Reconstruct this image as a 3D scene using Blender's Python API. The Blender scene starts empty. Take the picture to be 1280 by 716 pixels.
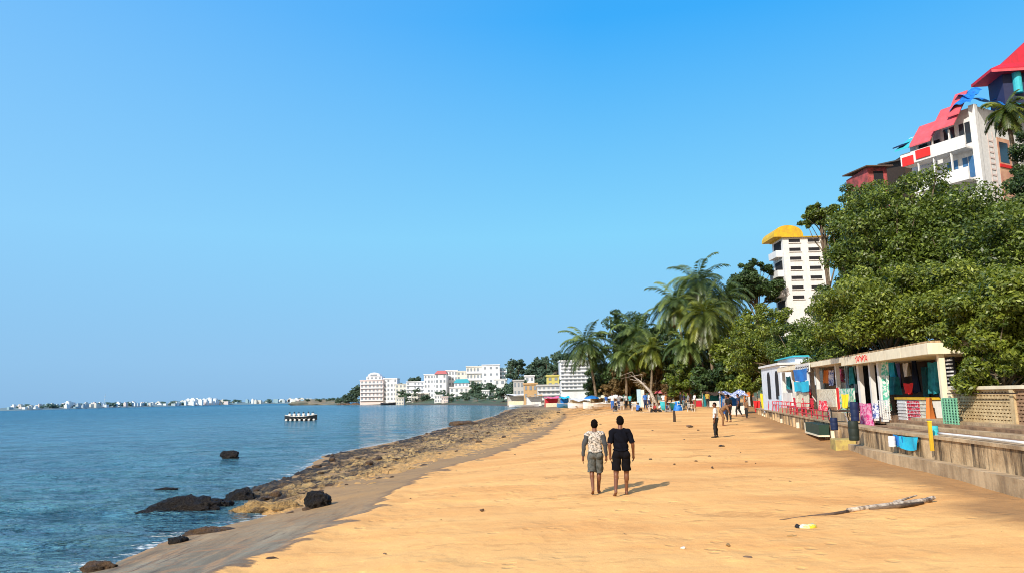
import bpy, math, random
import numpy as np
from mathutils import Vector, Matrix, noise as mnoise

random.seed(7)
SC = bpy.context.scene
COL = SC.collection
PI = math.pi

# ------------------------------------------------------------------ camera maths (1280x716 photograph)
F, CX, CY, CZ = 930.0, 640.0, 358.0, 2.35
PIT, ROLL = math.atan(138.5 / 930), math.radians(1.2)
cr, sr, cp, sp = math.cos(ROLL), math.sin(ROLL), math.cos(PIT), math.sin(PIT)

def ray(px, py):
    a, b = (px - CX) / F, (CY - py) / F
    x, u = a * cr + b * sr, -a * sr + b * cr
    return (x, cp - u * sp, sp + u * cp)

def at(px, py, Y):
    d = ray(px, py); k = Y / d[1]
    return Vector((d[0] * k, Y, CZ + d[2] * k))

def atz(px, py, z):
    d = ray(px, py); k = (z - CZ) / d[2]
    return Vector((d[0] * k, d[1] * k, z))

def proj(p):
    x, y, z = p[0], p[1], p[2] - CZ
    w = y * cp + z * sp; u = -y * sp + z * cp
    a = x * cr - u * sr; b = x * sr + u * cr
    return (CX + F * a / w, CY - F * b / w)

# ------------------------------------------------------------------ numpy noise
def _hash(ix, iy, iz, seed):
    n = (ix.astype(np.int64) * 374761393 + iy.astype(np.int64) * 668265263 + iz.astype(np.int64) * 2147483647 + seed * 144269504) & 0xffffffff
    n = ((n ^ (n >> 13)) * 1274126177) & 0xffffffff
    n = n ^ (n >> 16)
    return (n & 0xffff) / 65535.0

def vnoise(x, y, z=None, seed=0):
    x = np.asarray(x, float); y = np.asarray(y, float)
    z = np.zeros_like(x) if z is None else np.asarray(z, float)
    fx, fy, fz = np.floor(x), np.floor(y), np.floor(z)
    ax, ay, az = x - fx, y - fy, z - fz
    ax, ay, az = ax * ax * (3 - 2 * ax), ay * ay * (3 - 2 * ay), az * az * (3 - 2 * az)
    r = 0
    for i in (0, 1):
        for j in (0, 1):
            for k in (0, 1):
                wgt = (ax if i else 1 - ax) * (ay if j else 1 - ay) * (az if k else 1 - az)
                r = r + wgt * _hash(fx + i, fy + j, fz + k, seed)
    return r * 2 - 1

def fbm(x, y, z=None, octv=4, seed=0, gain=.5):
    r, a, f = 0, 1.0, 1.0
    for o in range(octv):
        r = r + a * vnoise(np.asarray(x) * f, np.asarray(y) * f, None if z is None else np.asarray(z) * f, seed + o * 17)
        a *= gain; f *= 2.03
    return r

def sstep(a, b, x):
    t = np.clip((np.asarray(x, float) - a) / (b - a), 0, 1)
    return t * t * (3 - 2 * t)

# ------------------------------------------------------------------ tagging and objects
def tag(o, label=None, cat=None, group=None, kind=None):
    if label: o['label'] = label
    if cat: o['category'] = cat
    if group: o['group'] = group
    if kind: o['kind'] = kind
    return o

def thing(name, loc, label, cat, group=None):
    o = bpy.data.objects.new(name, None); COL.objects.link(o)
    o.location = loc; o.empty_display_size = .3
    return tag(o, label, cat, group)

def rootloc(o):
    v = Vector((0, 0, 0))
    while o is not None:
        v += o.location; o = o.parent
    return v

def link(name, me, mat, parent=None, loc=None, smooth=False):
    if mat is not None: me.materials.append(mat)
    if smooth: me.polygons.foreach_set('use_smooth', [True] * len(me.polygons))
    o = bpy.data.objects.new(name, me); COL.objects.link(o)
    if parent is not None:
        me.transform(Matrix.Translation(-rootloc(parent))); o.parent = parent
    elif loc is not None:
        me.transform(Matrix.Translation(-Vector(loc))); o.location = loc
    me.update()
    return o

def copy_tree(o, parent=None):
    c = o.copy(); COL.objects.link(c)
    if parent is not None: c.parent = parent
    for ch in list(o.children): copy_tree(ch, c)
    return c

def np_mesh(name, V, Fq, attrs=None, fattr=None):
    V = np.asarray(V, np.float32); Fq = np.asarray(Fq, np.int32)
    me = bpy.data.meshes.new(name)
    n, m, k = len(V), len(Fq), Fq.shape[1]
    me.vertices.add(n); me.vertices.foreach_set('co', V.ravel())
    me.loops.add(m * k); me.loops.foreach_set('vertex_index', Fq.ravel())
    me.polygons.add(m); me.polygons.foreach_set('loop_start', np.arange(0, m * k, k, dtype=np.int32))
    me.update(calc_edges=True)
    for nm, a in (attrs or {}).items():
        at_ = me.attributes.new(nm, 'FLOAT', 'POINT'); at_.data.foreach_set('value', np.asarray(a, np.float32).ravel())
    for nm, a in (fattr or {}).items():
        at_ = me.attributes.new(nm, 'FLOAT', 'FACE'); at_.data.foreach_set('value', np.asarray(a, np.float32).ravel())
    return me

def grid_faces(nu, nv):
    i = np.arange(nu - 1)[:, None] * nv + np.arange(nv - 1)[None, :]
    i = i.ravel()
    return np.stack([i, i + nv, i + nv + 1, i + 1], 1)

class MB:
    def __init__(s): s.v = []; s.f = []
    def quad(s, *p):
        n = len(s.v); s.v += [tuple(q) for q in p]; s.f.append(tuple(range(n, n + len(p)))); return s
    def hexa(s, p):   # p: 8 points, bottom 4 ccw then top 4
        n = len(s.v); s.v += [tuple(q) for q in p]
        for f in ((3, 2, 1, 0), (4, 5, 6, 7), (0, 1, 5, 4), (1, 2, 6, 5), (2, 3, 7, 6), (3, 0, 4, 7)):
            s.f.append(tuple(n + i for i in f))
        return s
    def box(s, x0, x1, y0, y1, z0, z1):
        return s.hexa([(x0, y0, z0), (x1, y0, z0), (x1, y1, z0), (x0, y1, z0), (x0, y0, z1), (x1, y0, z1), (x1, y1, z1), (x0, y1, z1)])
    def fbox(s, fr, s0, s1, o0, o1, z0, z1, n=1):
        for i in range(n):
            a = s0 + (s1 - s0) * i / n; b = s0 + (s1 - s0) * (i + 1) / n
            s.hexa([fr(a, o0, z0), fr(a, o1, z0), fr(b, o1, z0), fr(b, o0, z0), fr(a, o0, z1), fr(a, o1, z1), fr(b, o1, z1), fr(b, o0, z1)])
        return s
    def tube(s, pts, rad, n=8, cap=True):
        pts = [Vector(p) for p in pts]; m = len(pts)
        if not hasattr(rad, '__len__'): rad = [rad] * m
        base = len(s.v); ref = None
        for i, p in enumerate(pts):
            d = (pts[min(i + 1, m - 1)] - pts[max(i - 1, 0)]).normalized()
            if ref is None: ref = Vector((1, 0, 0)) if abs(d.x) < .8 else Vector((0, 1, 0))
            a = (ref - d * ref.dot(d)).normalized(); b = d.cross(a); ref = a
            for k in range(n):
                t = 2 * PI * k / n
                s.v.append(tuple(p + a * (math.cos(t) * rad[i]) + b * (math.sin(t) * rad[i])))
        for i in range(m - 1):
            for k in range(n):
                q = base + i * n; k2 = (k + 1) % n
                s.f.append((q + k, q + k2, q + n + k2, q + n + k))
        if cap:
            s.f.append(tuple(base + k for k in reversed(range(n))))
            s.f.append(tuple(base + (m - 1) * n + k for k in range(n)))
        return s
    def ball(s, c, r, nu=10, nv=14, rot=None):
        c = Vector(c); r = r if hasattr(r, '__len__') else (r, r, r)
        base = len(s.v)
        def put(v):
            v = Vector(v)
            if rot is not None: v = rot @ v
            s.v.append(tuple(c + v))
        put((0, 0, -r[2]))
        for i in range(1, nu):
            t = -PI / 2 + PI * i / nu
            for k in range(nv):
                q = 2 * PI * k / nv
                put((r[0] * math.cos(t) * math.cos(q), r[1] * math.cos(t) * math.sin(q), r[2] * math.sin(t)))
        put((0, 0, r[2]))
        top = len(s.v) - 1
        for k in range(nv):
            k2 = (k + 1) % nv
            s.f.append((base, base + 1 + k2, base + 1 + k))
            for i in range(nu - 2):
                q = base + 1 + i * nv
                s.f.append((q + k, q + k2, q + nv + k2, q + nv + k))
            q = base + 1 + (nu - 2) * nv
            s.f.append((q + k, q + k2, top))
        return s
    def mesh(s, name):
        me = bpy.data.meshes.new(name); me.from_pydata(s.v, [], s.f); me.update(); return me
    def build(s, name, mat, parent=None, loc=None, smooth=False, label=None):
        o = link(name, s.mesh(name), mat, parent, loc, smooth)
        if label: o['label'] = label
        return o

def bevel(o, w=.02, seg=2):
    b = o.modifiers.new('bevel', 'BEVEL'); b.width = w; b.segments = seg; b.limit_method = 'ANGLE'
    return o

# ------------------------------------------------------------------ materials
class NT:
    def __init__(s, m):
        m.use_nodes = True; s.t = m.node_tree; s.N = s.t.nodes; s.L = s.t.links
        s.N.clear(); s.out = s.N.new('ShaderNodeOutputMaterial')
    def n(s, ty, **kw):
        x = s.N.new(ty)
        for k, v in kw.items(): setattr(x, k, v)
        return x
    def l(s, a, b): s.L.new(a, b)
    def noise(s, scale, detail=4, rough=.55, vec=None, dist=0):
        x = s.n('ShaderNodeTexNoise'); x.inputs['Scale'].default_value = scale; x.inputs['Detail'].default_value = detail
        x.inputs['Roughness'].default_value = rough; x.inputs['Distortion'].default_value = dist
        if vec is not None: s.l(vec, x.inputs['Vector'])
        return x.outputs['Fac']
    def ramp(s, fac, stops):
        x = s.n('ShaderNodeValToRGB'); e = x.color_ramp.elements
        while len(e) < len(stops): e.new(.5)
        for q, (p, c) in zip(e, stops): q.position = p; q.color = (c[0], c[1], c[2], 1) if hasattr(c, '__len__') else (c, c, c, 1)
        s.l(fac, x.inputs['Fac']); return x.outputs['Color']
    def mix(s, fac, a, b, mode='MIX'):
        x = s.n('ShaderNodeMix', data_type='RGBA', blend_type=mode)
        for v, q in ((fac, 0), (a, 6), (b, 7)):
            if hasattr(v, 'node'): s.l(v, x.inputs[q])
            elif q == 0: x.inputs[0].default_value = v
            else: x.inputs[q].default_value = (v[0], v[1], v[2], 1)
        return x.outputs[2]
    def math(s, op, a, b=None, clamp=False):
        x = s.n('ShaderNodeMath', operation=op); x.use_clamp = clamp
        for i, v in enumerate((a, b)):
            if v is None: continue
            if hasattr(v, 'node'): s.l(v, x.inputs[i])
            else: x.inputs[i].default_value = v
        return x.outputs[0]
    def vec(s, scale=(1, 1, 1), coord='Object', rot=(0, 0, 0)):
        c = s.n('ShaderNodeTexCoord'); m = s.n('ShaderNodeMapping')
        m.inputs['Scale'].default_value = scale; m.inputs['Rotation'].default_value = rot
        s.l(c.outputs[coord], m.inputs['Vector']); return m.outputs['Vector']
    def attr(s, nm):
        a = s.n('ShaderNodeAttribute'); a.attribute_name = nm; return a.outputs['Fac']
    def bump(s, h, strength=.5, dist=.05, normal=None):
        b = s.n('ShaderNodeBump'); b.inputs['Strength'].default_value = strength; b.inputs['Distance'].default_value = dist
        s.l(h, b.inputs['Height'])
        if normal is not None: s.l(normal, b.inputs['Normal'])
        return b.outputs['Normal']
    def pbr(s, col, rough=.7, spec=.3, normal=None, metal=0):
        p = s.n('ShaderNodeBsdfPrincipled')
        if hasattr(col, 'node'): s.l(col, p.inputs['Base Color'])
        else: p.inputs['Base Color'].default_value = (*col, 1)
        if hasattr(rough, 'node'): s.l(rough, p.inputs['Roughness'])
        else: p.inputs['Roughness'].default_value = rough
        p.inputs['Specular IOR Level'].default_value = spec; p.inputs['Metallic'].default_value = metal
        if normal is not None: s.l(normal, p.inputs['Normal'])
        s.l(p.outputs[0], s.out.inputs['Surface']); return p

_mc = {}
def M(name, col, rough=.7, col2=None, scale=4, lo=.4, hi=.65, stain=None, stain_amt=.6, bump=0, bscale=25, spec=.3, metal=0):
    if name in _mc: return _mc[name]
    m = bpy.data.materials.new(name); t = NT(m)
    c = col; v = t.vec()
    if col2 is not None:
        f = t.ramp(t.noise(scale, 5, .6, v), [(lo, 0), (hi, 1)])
        c = t.mix(f, col, col2)
    else:
        f = t.noise(3, 4, .6, v)
        c = t.mix(t.ramp(f, [(.3, 0), (.75, 1)]), [q * .86 for q in col], [min(1, q * 1.08) for q in col])
    if stain is not None:
        v2 = t.vec((2.2, 2.2, .22))
        f2 = t.ramp(t.noise(1.6, 7, .72, v2), [(.44, 0), (.62, stain_amt)])
        c = t.mix(f2, c, stain)
    nrm = None
    if bump: nrm = t.bump(t.noise(bscale, 5, .6, v), bump, .03)
    t.pbr(c, rough, spec, nrm, metal)
    _mc[name] = m
    return m

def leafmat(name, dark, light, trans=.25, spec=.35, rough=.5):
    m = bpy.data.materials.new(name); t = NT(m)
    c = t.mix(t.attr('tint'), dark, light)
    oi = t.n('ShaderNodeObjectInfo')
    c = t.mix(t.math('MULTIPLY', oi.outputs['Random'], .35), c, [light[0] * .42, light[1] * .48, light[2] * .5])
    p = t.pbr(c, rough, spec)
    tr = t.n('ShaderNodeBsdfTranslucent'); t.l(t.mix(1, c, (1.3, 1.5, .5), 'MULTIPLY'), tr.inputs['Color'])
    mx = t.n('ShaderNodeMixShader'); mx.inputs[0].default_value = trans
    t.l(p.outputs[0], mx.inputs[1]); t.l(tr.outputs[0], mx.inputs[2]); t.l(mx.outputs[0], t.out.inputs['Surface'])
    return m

WHITE = M('white_paint', (.80, .79, .76), .6, stain=(.42, .38, .33), stain_amt=.35)
WHITE2 = M('white_plaster', (.78, .78, .78), .7, stain=(.5, .47, .43), stain_amt=.25)
CREAM = M('cream_paint', (.86, .78, .58), .65, stain=(.50, .38, .22), stain_amt=.28)
BEIGE = M('beige_block', (.72, .56, .32), .8, col2=(.58, .43, .23), scale=6, stain=(.3, .2, .1), stain_amt=.6, bump=.3)
CONC = M('stained_concrete', (.68, .49, .28), .85, col2=(.38, .25, .13), scale=1.6, lo=.35, hi=.65, stain=(.045, .03, .02), stain_amt=1, bump=.6, bscale=12)
CONC2 = M('ledge_concrete', (.60, .44, .26), .85, col2=(.33, .23, .13), scale=1.1, bump=.4, bscale=15, stain=(.2, .13, .08), stain_amt=.5)
STEP = M('brown_step_stone', (.36, .22, .12), .85, col2=(.17, .10, .06), scale=3, bump=.5, bscale=10)
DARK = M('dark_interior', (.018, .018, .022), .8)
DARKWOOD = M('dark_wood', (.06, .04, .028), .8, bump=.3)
GLASS = M('dark_window_glass', (.03, .04, .05), .15, spec=.6)
BLUEGLASS = M('blue_window_glass', (.05, .14, .30), .15, spec=.6)
RED = M('red_plastic', (.55, .03, .05), .45)
PINK = M('pink_roof_sheet', (.70, .11, .14), .7, col2=(.58, .08, .10), scale=1.5, stain=(.40, .10, .10), stain_amt=.55)
REDROOF = M('red_roof_sheet', (.60, .022, .045), .65, col2=(.48, .02, .04), scale=1.2, stain=(.30, .03, .04), stain_amt=.5)
RUST = M('rusty_red_sheet', (.55, .10, .10), .7, col2=(.20, .06, .05), scale=1.6, stain=(.1, .05, .04))
BLUE = M('blue_tarp', (.02, .20, .62), .5, col2=(.01, .12, .45), scale=3)
CYAN = M('cyan_cloth', (.02, .50, .72), .6, col2=(.02, .38, .62), scale=4)
TURQ = M('turquoise_paint', (.05, .48, .58), .6)
NAVY = M('navy_plastic', (.010, .022, .075), .6)
TEAL = M('teal_cloth', (.02, .25, .28), .8, col2=(.01, .12, .16), scale=6)
YELLOW = M('yellow_paint', (.78, .50, .02), .55, col2=(.62, .36, .03), scale=2, stain=(.3, .2, .05), stain_amt=.4)
YELLOWC = M('yellow_cloth', (.85, .60, .03), .8)
REDC = M('red_cloth', (.70, .03, .03), .8)
ORANGE = M('orange_cloth', (.70, .22, .05), .8)
MAGENTA = M('magenta_pattern_cloth', (.62, .05, .22), .8, col2=(.75, .35, .50), scale=9, lo=.45, hi=.55)
GREENP = M('green_lattice_paint', (.22, .50, .34), .6, col2=(.12, .34, .22), scale=5)
GREENPAT = M('green_white_pattern_cloth', (.70, .74, .66), .8, col2=(.10, .45, .30), scale=8, lo=.45, hi=.55)
CREAMPAT = M('cream_pattern_cloth', (.74, .70, .55), .8, col2=(.50, .44, .32), scale=9, lo=.45, hi=.6)
REDPAT = M('red_white_pattern_cloth', (.62, .03, .06), .8, col2=(.72, .55, .55), scale=11, lo=.52, hi=.6)
BLUEPAT = M('blue_white_stripe_cloth', (.70, .72, .80), .8, col2=(.06, .10, .32), scale=10, lo=.47, hi=.53)
VIOLET = M('violet_cloth', (.14, .16, .42), .8)
GREYM = M('grey_metal', (.35, .35, .36), .5, metal=.3)
BLACKR = M('black_rubber', (.02, .02, .02), .7)
STEELB = M('pale_blue_panel', (.45, .66, .80), .6)
BARK = M('grey_brown_bark', (.16, .11, .075), .9, col2=(.07, .05, .035), scale=5, bump=.6, bscale=14)
LIMB = M('pale_branch_bark', (.22, .18, .12), .9, col2=(.10, .075, .05), scale=5)
PALMBARK = M('palm_bark', (.24, .18, .12), .9, col2=(.12, .09, .06), scale=6, bump=.5, bscale=10)
BLEACH = M('bleached_wood', (.55, .48, .40), .85, col2=(.20, .15, .11), scale=9, bump=.5, lo=.42, hi=.58)
DRYLEAF = M('dry_brown_fronds', (.32, .21, .09), .9, col2=(.18, .11, .05), scale=2)
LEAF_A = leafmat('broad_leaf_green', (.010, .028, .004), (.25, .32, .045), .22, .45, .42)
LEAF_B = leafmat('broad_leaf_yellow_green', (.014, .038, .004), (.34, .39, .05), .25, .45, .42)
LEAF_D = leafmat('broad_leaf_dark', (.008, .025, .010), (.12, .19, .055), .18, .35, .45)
LEAF_H = leafmat('hazy_leaf_green', (.06, .11, .095), (.17, .24, .15), .15, .1, .7)  # distance haze put into both leaf tones
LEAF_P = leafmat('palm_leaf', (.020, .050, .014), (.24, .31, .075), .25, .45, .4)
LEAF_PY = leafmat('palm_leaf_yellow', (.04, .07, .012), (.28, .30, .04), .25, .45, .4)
LEAF_DRY = leafmat('dry_leaf', (.10, .065, .03), (.34, .23, .10), .2, .2, .7)
SKIN = M('brown_skin', (.17, .068, .035), .5, spec=.4)
SKIN2 = M('tan_brown_skin', (.24, .105, .055), .5, spec=.4)
HAIR = M('black_hair', (.006, .005, .005), .95, bump=.6, bscale=60, spec=.05)

# ------------------------------------------------------------------ ground height
ZW = -.6
S_px = [(150, 700), (215, 672), (300, 652), (330, 645), (318, 611), (373, 592), (404, 569), (459, 558), (513, 547), (552, 535), (619, 519), (630, 512)]
S_near = [(-7.5, -30), (-8.2, 4)]
S_pts = S_near + [tuple(atz(a, b, ZW)[:2]) for a, b in S_px] + [(2, 225), (-6, 290), (-28, 370), (-64, 450), (-118, 560), (-160, 650), (-150, 720), (-60, 860)]
LAND = S_pts + [(300, 1100), (2500, 1500), (2500, -30)]
D_px = [(267, 713), (345, 691), (396, 666), (427, 654), (459, 637), (494, 613), (537, 592), (640, 560), (680, 545), (700, 530), (708, 519)]
D_pts = [(-5.6, -30), (-5.6, 4)] + [tuple(atz(a, b, -.12)[:2]) for a, b in D_px] + [(9, 150), (14, 230), (60, 400), (300, 700)]
DRY = D_pts + [(2500, 900), (2500, -30)]

def dist_poly(x, y, pts):
    d = np.full(x.shape, 1e9)
    for (ax, ay), (bx, by) in zip(pts[:-1], pts[1:]):
        ex, ey = bx - ax, by - ay; L2 = ex * ex + ey * ey + 1e-9
        t = np.clip(((x - ax) * ex + (y - ay) * ey) / L2, 0, 1)
        d = np.minimum(d, np.hypot(x - ax - t * ex, y - ay - t * ey))
    return d

def inside(x, y, poly):
    r = np.zeros(x.shape, bool)
    for (ax, ay), (bx, by) in zip(poly, poly[1:] + poly[:1]):
        if ay == by: continue
        c = (ay > y) != (by > y)
        r ^= c & (x < (bx - ax) * (y - ay) / (by - ay) + ax)
    return r

def height(x, y):
    x = np.atleast_1d(np.asarray(x, float)); y = np.atleast_1d(np.asarray(y, float))
    dS, dD = dist_poly(x, y, S_pts), dist_poly(x, y, D_pts)
    land, dry = inside(x, y, LAND), inside(x, y, DRY)
    rise = np.clip(.0125 * (y - 14), 0, .8)
    plate = -.12 + .12 * sstep(0, 3.5, dD) + rise * sstep(0, 6, dD)
    t = dS / (dS + dD + 1e-6)
    slope = ZW + (-.12 - ZW) * t + rise * .0
    sea = ZW - np.minimum(dS * .15, 2.5)
    h = np.where(dry, plate, np.where(land, slope, sea))
    hl = (sstep(4, 60, dS) * (2.2 + 4 * sstep(-100, -10, x)) * sstep(300, 480, y) + 16 * sstep(-6, 26, x) * sstep(330, 392, y)) * land
    return h + hl, dS * np.where(land, 1, -1), dD * np.where(dry, 1, -1)

def gh(x, y): return float(height(x, y)[0][0])

def ground(px, py):
    z = 0.0
    for _ in range(12):
        p = atz(px, py, z); z = gh(p.x, p.y)
    return Vector((p.x, p.y, z))

# ---- the sea wall line
W_pts = [Vector((9.3, 2)), Vector((9.55, 8))]
for a, b in ((1280, 621), (1210, 602), (1100, 575), (1060, 560), (1020, 545), (980, 530), (945, 517)):
    g = ground(a, b); W_pts.append(Vector((g.x, g.y)))
W_pts += [W_pts[-1] + Vector((4.6, 15))]
cum = [0.0]
for a, b in zip(W_pts[:-1], W_pts[1:]): cum.append(cum[-1] + (b - a).length)
def _wtan(i):
    a = W_pts[max(i - 1, 0)]; b = W_pts[min(i + 1, len(W_pts) - 1)]
    return (b - a).normalized()
def WP(s, o, z):
    s = min(max(s, 0), cum[-1] - 1e-4)
    for i in range(len(cum) - 1):
        if s <= cum[i + 1]: break
    t = (s - cum[i]) / (cum[i + 1] - cum[i])
    p = W_pts[i].lerp(W_pts[i + 1], t); d = _wtan(i).lerp(_wtan(i + 1), t).normalized()
    return Vector((p.x + d.y * o, p.y - d.x * o, z))
def s_at(fr, px, o, z, lo=0, hi=None):
    hi = hi if hi is not None else cum[-1]
    for _ in range(50):
        m = (lo + hi) / 2
        q = fr(m, o, z)
        if q[1] < 1 or proj(q)[0] > px: lo = m
        else: hi = m
    return (lo + hi) / 2
WXY = [tuple(p) for p in W_pts]

# ------------------------------------------------------------------ GROUND sheet
def polar(r0, r1, nr, a0, a1, na):
    r = np.exp(np.linspace(math.log(r0), math.log(r1), nr)); a = np.radians(np.linspace(a0, a1, na))
    R, A = np.meshgrid(r, a, indexing='ij')
    return (R * np.sin(A)).ravel(), (R * np.cos(A)).ravel(), grid_faces(nr, na)[:, ::-1]

gx, gy, gf = polar(2.2, 3000, 560, -80, 95, 520)
H, dS, dD = height(gx, gy)
wd = dist_poly(gx, gy, WXY)
near = np.exp(-np.hypot(gx, gy) / 60)
bump = 0.034 * fbm(gx * .28, gy * .22, octv=3, seed=3) + .012 * fbm(gx * 1.6, gy * 1.1, octv=3, seed=9) * near
foot = fbm(gx * 3.4, gy * 2.6, octv=2, seed=21)
bump = bump + .02 * np.clip(foot, -1, .15) * near
bump = bump * sstep(-.5, 1.2, dD) + .02 * fbm(gx * .7, gy * .5, octv=4, seed=31) * sstep(.3, 2, dS)
lip = .05 * np.exp(-((dD - .25 + .25 * fbm(gx * .8, gy * .8, octv=2, seed=40)) / .3) ** 2) * sstep(3, 8, gy)
H = H + bump + lip + .10 * np.exp(-wd / 1.6) * (gy < 110)
me = np_mesh('ground', np.stack([gx, gy, H], 1), gf, {'dry': np.clip(dD, -6, 6), 'shore': np.clip(dS, -6, 60), 'walld': np.clip(wd, 0, 30)})
m = bpy.data.materials.new('beach_sand'); t = NT(m)
v1 = t.vec((.30, .75, 1), rot=(0, 0, .25)); v2 = t.vec((1, 1, 1)); v3 = t.vec((.22, .9, 1), rot=(0, 0, .35)); v4 = t.vec((.07, .22, 1), rot=(0, 0, .2))
sand = t.mix(t.ramp(t.noise(.55, 6, .62, v1), [(.40, 0), (.70, 1)]), (.90, .505, .178), (.78, .385, .125))
sand = t.mix(t.ramp(t.noise(1.1, 7, .65, v3), [(.52, 0), (.76, .5)]), sand, (.60, .28, .085))
sand = t.mix(t.ramp(t.noise(1.3, 6, .62, v4), [(.53, 0), (.68, .75)]), sand, (.66, .29, .085))
sand = t.mix(t.ramp(t.noise(40, 3, .7, v2), [(.35, .22), (.6, 0)]), sand, (.45, .24, .09))
sand = t.mix(t.ramp(t.noise(9, 5, .8, v2), [(.655, 0), (.72, .7)]), sand, (.16, .09, .05))
sand = t.mix(t.ramp(t.noise(2.4, 8, .78, v1), [(.54, 0), (.70, .5)]), sand, (.50, .25, .085))
sand = t.mix(t.ramp(t.noise(2.1, 8, .75, v4), [(.58, 0), (.64, .6), (.70, 0)]), sand, (.42, .20, .07))
sand = t.mix(t.ramp(t.noise(14, 3, .6, v2), [(.60, 0), (.75, .5)]), sand, (.97, .64, .25))
vo = t.n('ShaderNodeTexVoronoi'); vo.inputs['Scale'].default_value = 2.1; vo.inputs['Randomness'].default_value = 1; t.l(v2, vo.inputs['Vector'])
prints = t.math('MULTIPLY', t.ramp(vo.outputs['Distance'], [(.13, 0), (.24, 1)]), 1.0)
pm_ = t.ramp(t.noise(.35, 4, .6, v2), [(.47, 0), (.56, 1)])
# dirt beside the wall and far end
dirt = t.mix(t.noise(2.5, 5, .6, v2), (.22, .115, .05), (.46, .24, .09))
gd = t.n('ShaderNodeNewGeometry'); sd_ = t.n('ShaderNodeSeparateXYZ'); t.l(gd.outputs['Position'], sd_.inputs[0])
bnd = t.math('MULTIPLY', t.ramp(t.math('MULTIPLY', sd_.outputs['Y'], .005), [(.36, 0), (.44, 1), (.62, 1), (.75, .3)]), t.ramp(t.noise(.9, 8, .75, t.vec((.25, .5, 1))), [(.44, 0), (.56, .9)]))
sand = t.mix(bnd, sand, t.mix(t.noise(2, 6, .7, v2), (.16, .085, .04), (.42, .22, .09)))
fw = t.math('SUBTRACT', t.ramp(t.math('MULTIPLY', t.attr('walld'), .033), [(0, 1), (.15, 0)]), t.math('MULTIPLY', t.noise(.5, 5, .6, v1), 1.0))
sand = t.mix(t.ramp(fw, [(.0, 0), (.22, .85)]), sand, dirt)
vs_ = t.vec((1.5, .20, 1), rot=(0, 0, .1))
wet = t.mix(t.ramp(t.noise(.9, 7, .68, vs_), [(.38, 0), (.60, 1)]), (.34, .305, .215), (.185, .155, .105))
wet = t.mix(t.ramp(t.noise(2.2, 6, .7, t.vec((.4, 2.2, 1), rot=(0, 0, -.5))), [(.50, 0), (.66, .85)]), wet, (.36, .20, .10))
wet = t.mix(t.ramp(t.noise(2.3, 8, .75, vs_), [(.53, 0), (.62, .8)]), wet, (.09, .062, .045))
wet = t.mix(t.ramp(t.noise(1.7, 6, .7, t.vec((1.1, .25, 1), rot=(0, 0, .2))), [(.54, 0), (.66, .8)]), wet, (.46, .27, .13))
gy_ = t.n('ShaderNodeNewGeometry'); sy_ = t.n('ShaderNodeSeparateXYZ'); t.l(gy_.outputs['Position'], sy_.inputs[0])
wet = t.mix(t.ramp(t.math('MULTIPLY', sy_.outputs['Y'], .02), [(.27, 0), (.42, .9)]), wet, t.mix(t.noise(1.5, 7, .7, v1), (.62, .36, .13), (.20, .12, .06)))
wet = t.mix(t.ramp(t.noise(30, 3, .7, v2), [(.3, .35), (.6, 0)]), wet, (.10, .08, .07))
edge = t.math('ADD', t.attr('dry'), t.math('MULTIPLY', t.math('SUBTRACT', t.noise(1.3, 7, .68, v1), .5), 2.6))
band = t.ramp(t.math('ADD', t.math('MULTIPLY', edge, .25), .5), [(.40, 0), (.50, .75), (.53, 0)])
c = t.mix(t.ramp(t.math('ADD', t.math('MULTIPLY', edge, .5), .5), [(.47, 0), (.55, 1)]), wet, sand)
c = t.mix(band, c, (.16, .10, .06))
# inland: earth and scrub
geo = t.n('ShaderNodeNewGeometry'); sx = t.n('ShaderNodeSeparateXYZ'); t.l(geo.outputs['Position'], sx.inputs[0])
far = t.ramp(t.math('MULTIPLY', sx.outputs['Y'], .001), [(.16, 0), (.24, 1)])
earth = t.mix(t.ramp(t.noise(.12, 6, .6, v2), [(.36, 0), (.5, 1)]), (.22, .18, .13), (.07, .11, .06))
earth = t.mix(t.ramp(t.math('MULTIPLY', t.attr('shore'), .02), [(.10, 1), (.40, 0)]), earth, (.11, .08, .055))
c = t.mix(far, c, earth)
hb = t.math('ADD', t.math('ADD', t.noise(5, 8, .68, v2), t.math('MULTIPLY', t.noise(60, 2, .6, v2), .25)), t.math('MULTIPLY', t.noise(.8, 5, .6, v1), 1.0))
rough = t.ramp(t.math('ADD', t.math('MULTIPLY', edge, .5), .5), [(.47, .75), (.55, .95)])
t.pbr(c, rough, .25, t.bump(t.math('MULTIPLY', prints, pm_), .5, .05, t.bump(hb, .42, .05)))
tag(link('ground', me, m, smooth=True), kind='structure')

# ------------------------------------------------------------------ WATER
wx, wy, wf = polar(3.5, 14000, 620, -82, 30, 520)
r = np.hypot(wx, wy); fade = np.exp(-r / 70)
ca, sa = math.cos(.35), math.sin(.35)
u, w_ = wx * ca - wy * sa, wx * sa + wy * ca
wave = .075 * fbm(u * .42, w_ * .9, octv=5, seed=5, gain=.6) + .030 * np.sin(w_ * 1.5 + 1.6 * fbm(wx * .15, wy * .2, octv=2, seed=6))
_, wdS, _ = height(wx, wy)
wave = wave * fade * (1 - .6 * sstep(-4, 0, wdS))
wave = wave + .14 * np.exp(-((w_ - 17.5 - .8 * fbm(wx * .2, wy * .2, octv=2, seed=8)) / 1.0) ** 2) * sstep(-6.5, -10, wx) * fade
me = np_mesh('sea', np.stack([wx, wy, ZW + wave], 1), wf, {'off': np.clip(-wdS, -2, 400)})
m = bpy.data.materials.new('sea_water'); t = NT(m)
v = t.vec((.62, 1.45, 1), rot=(0, 0, -.30)); vb = t.vec((.85, 1.6, 1), rot=(0, 0, -.25)); vf = t.vec((.012, .05, 1))
dep = t.math('MULTIPLY', t.attr('off'), .0025, True)
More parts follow.
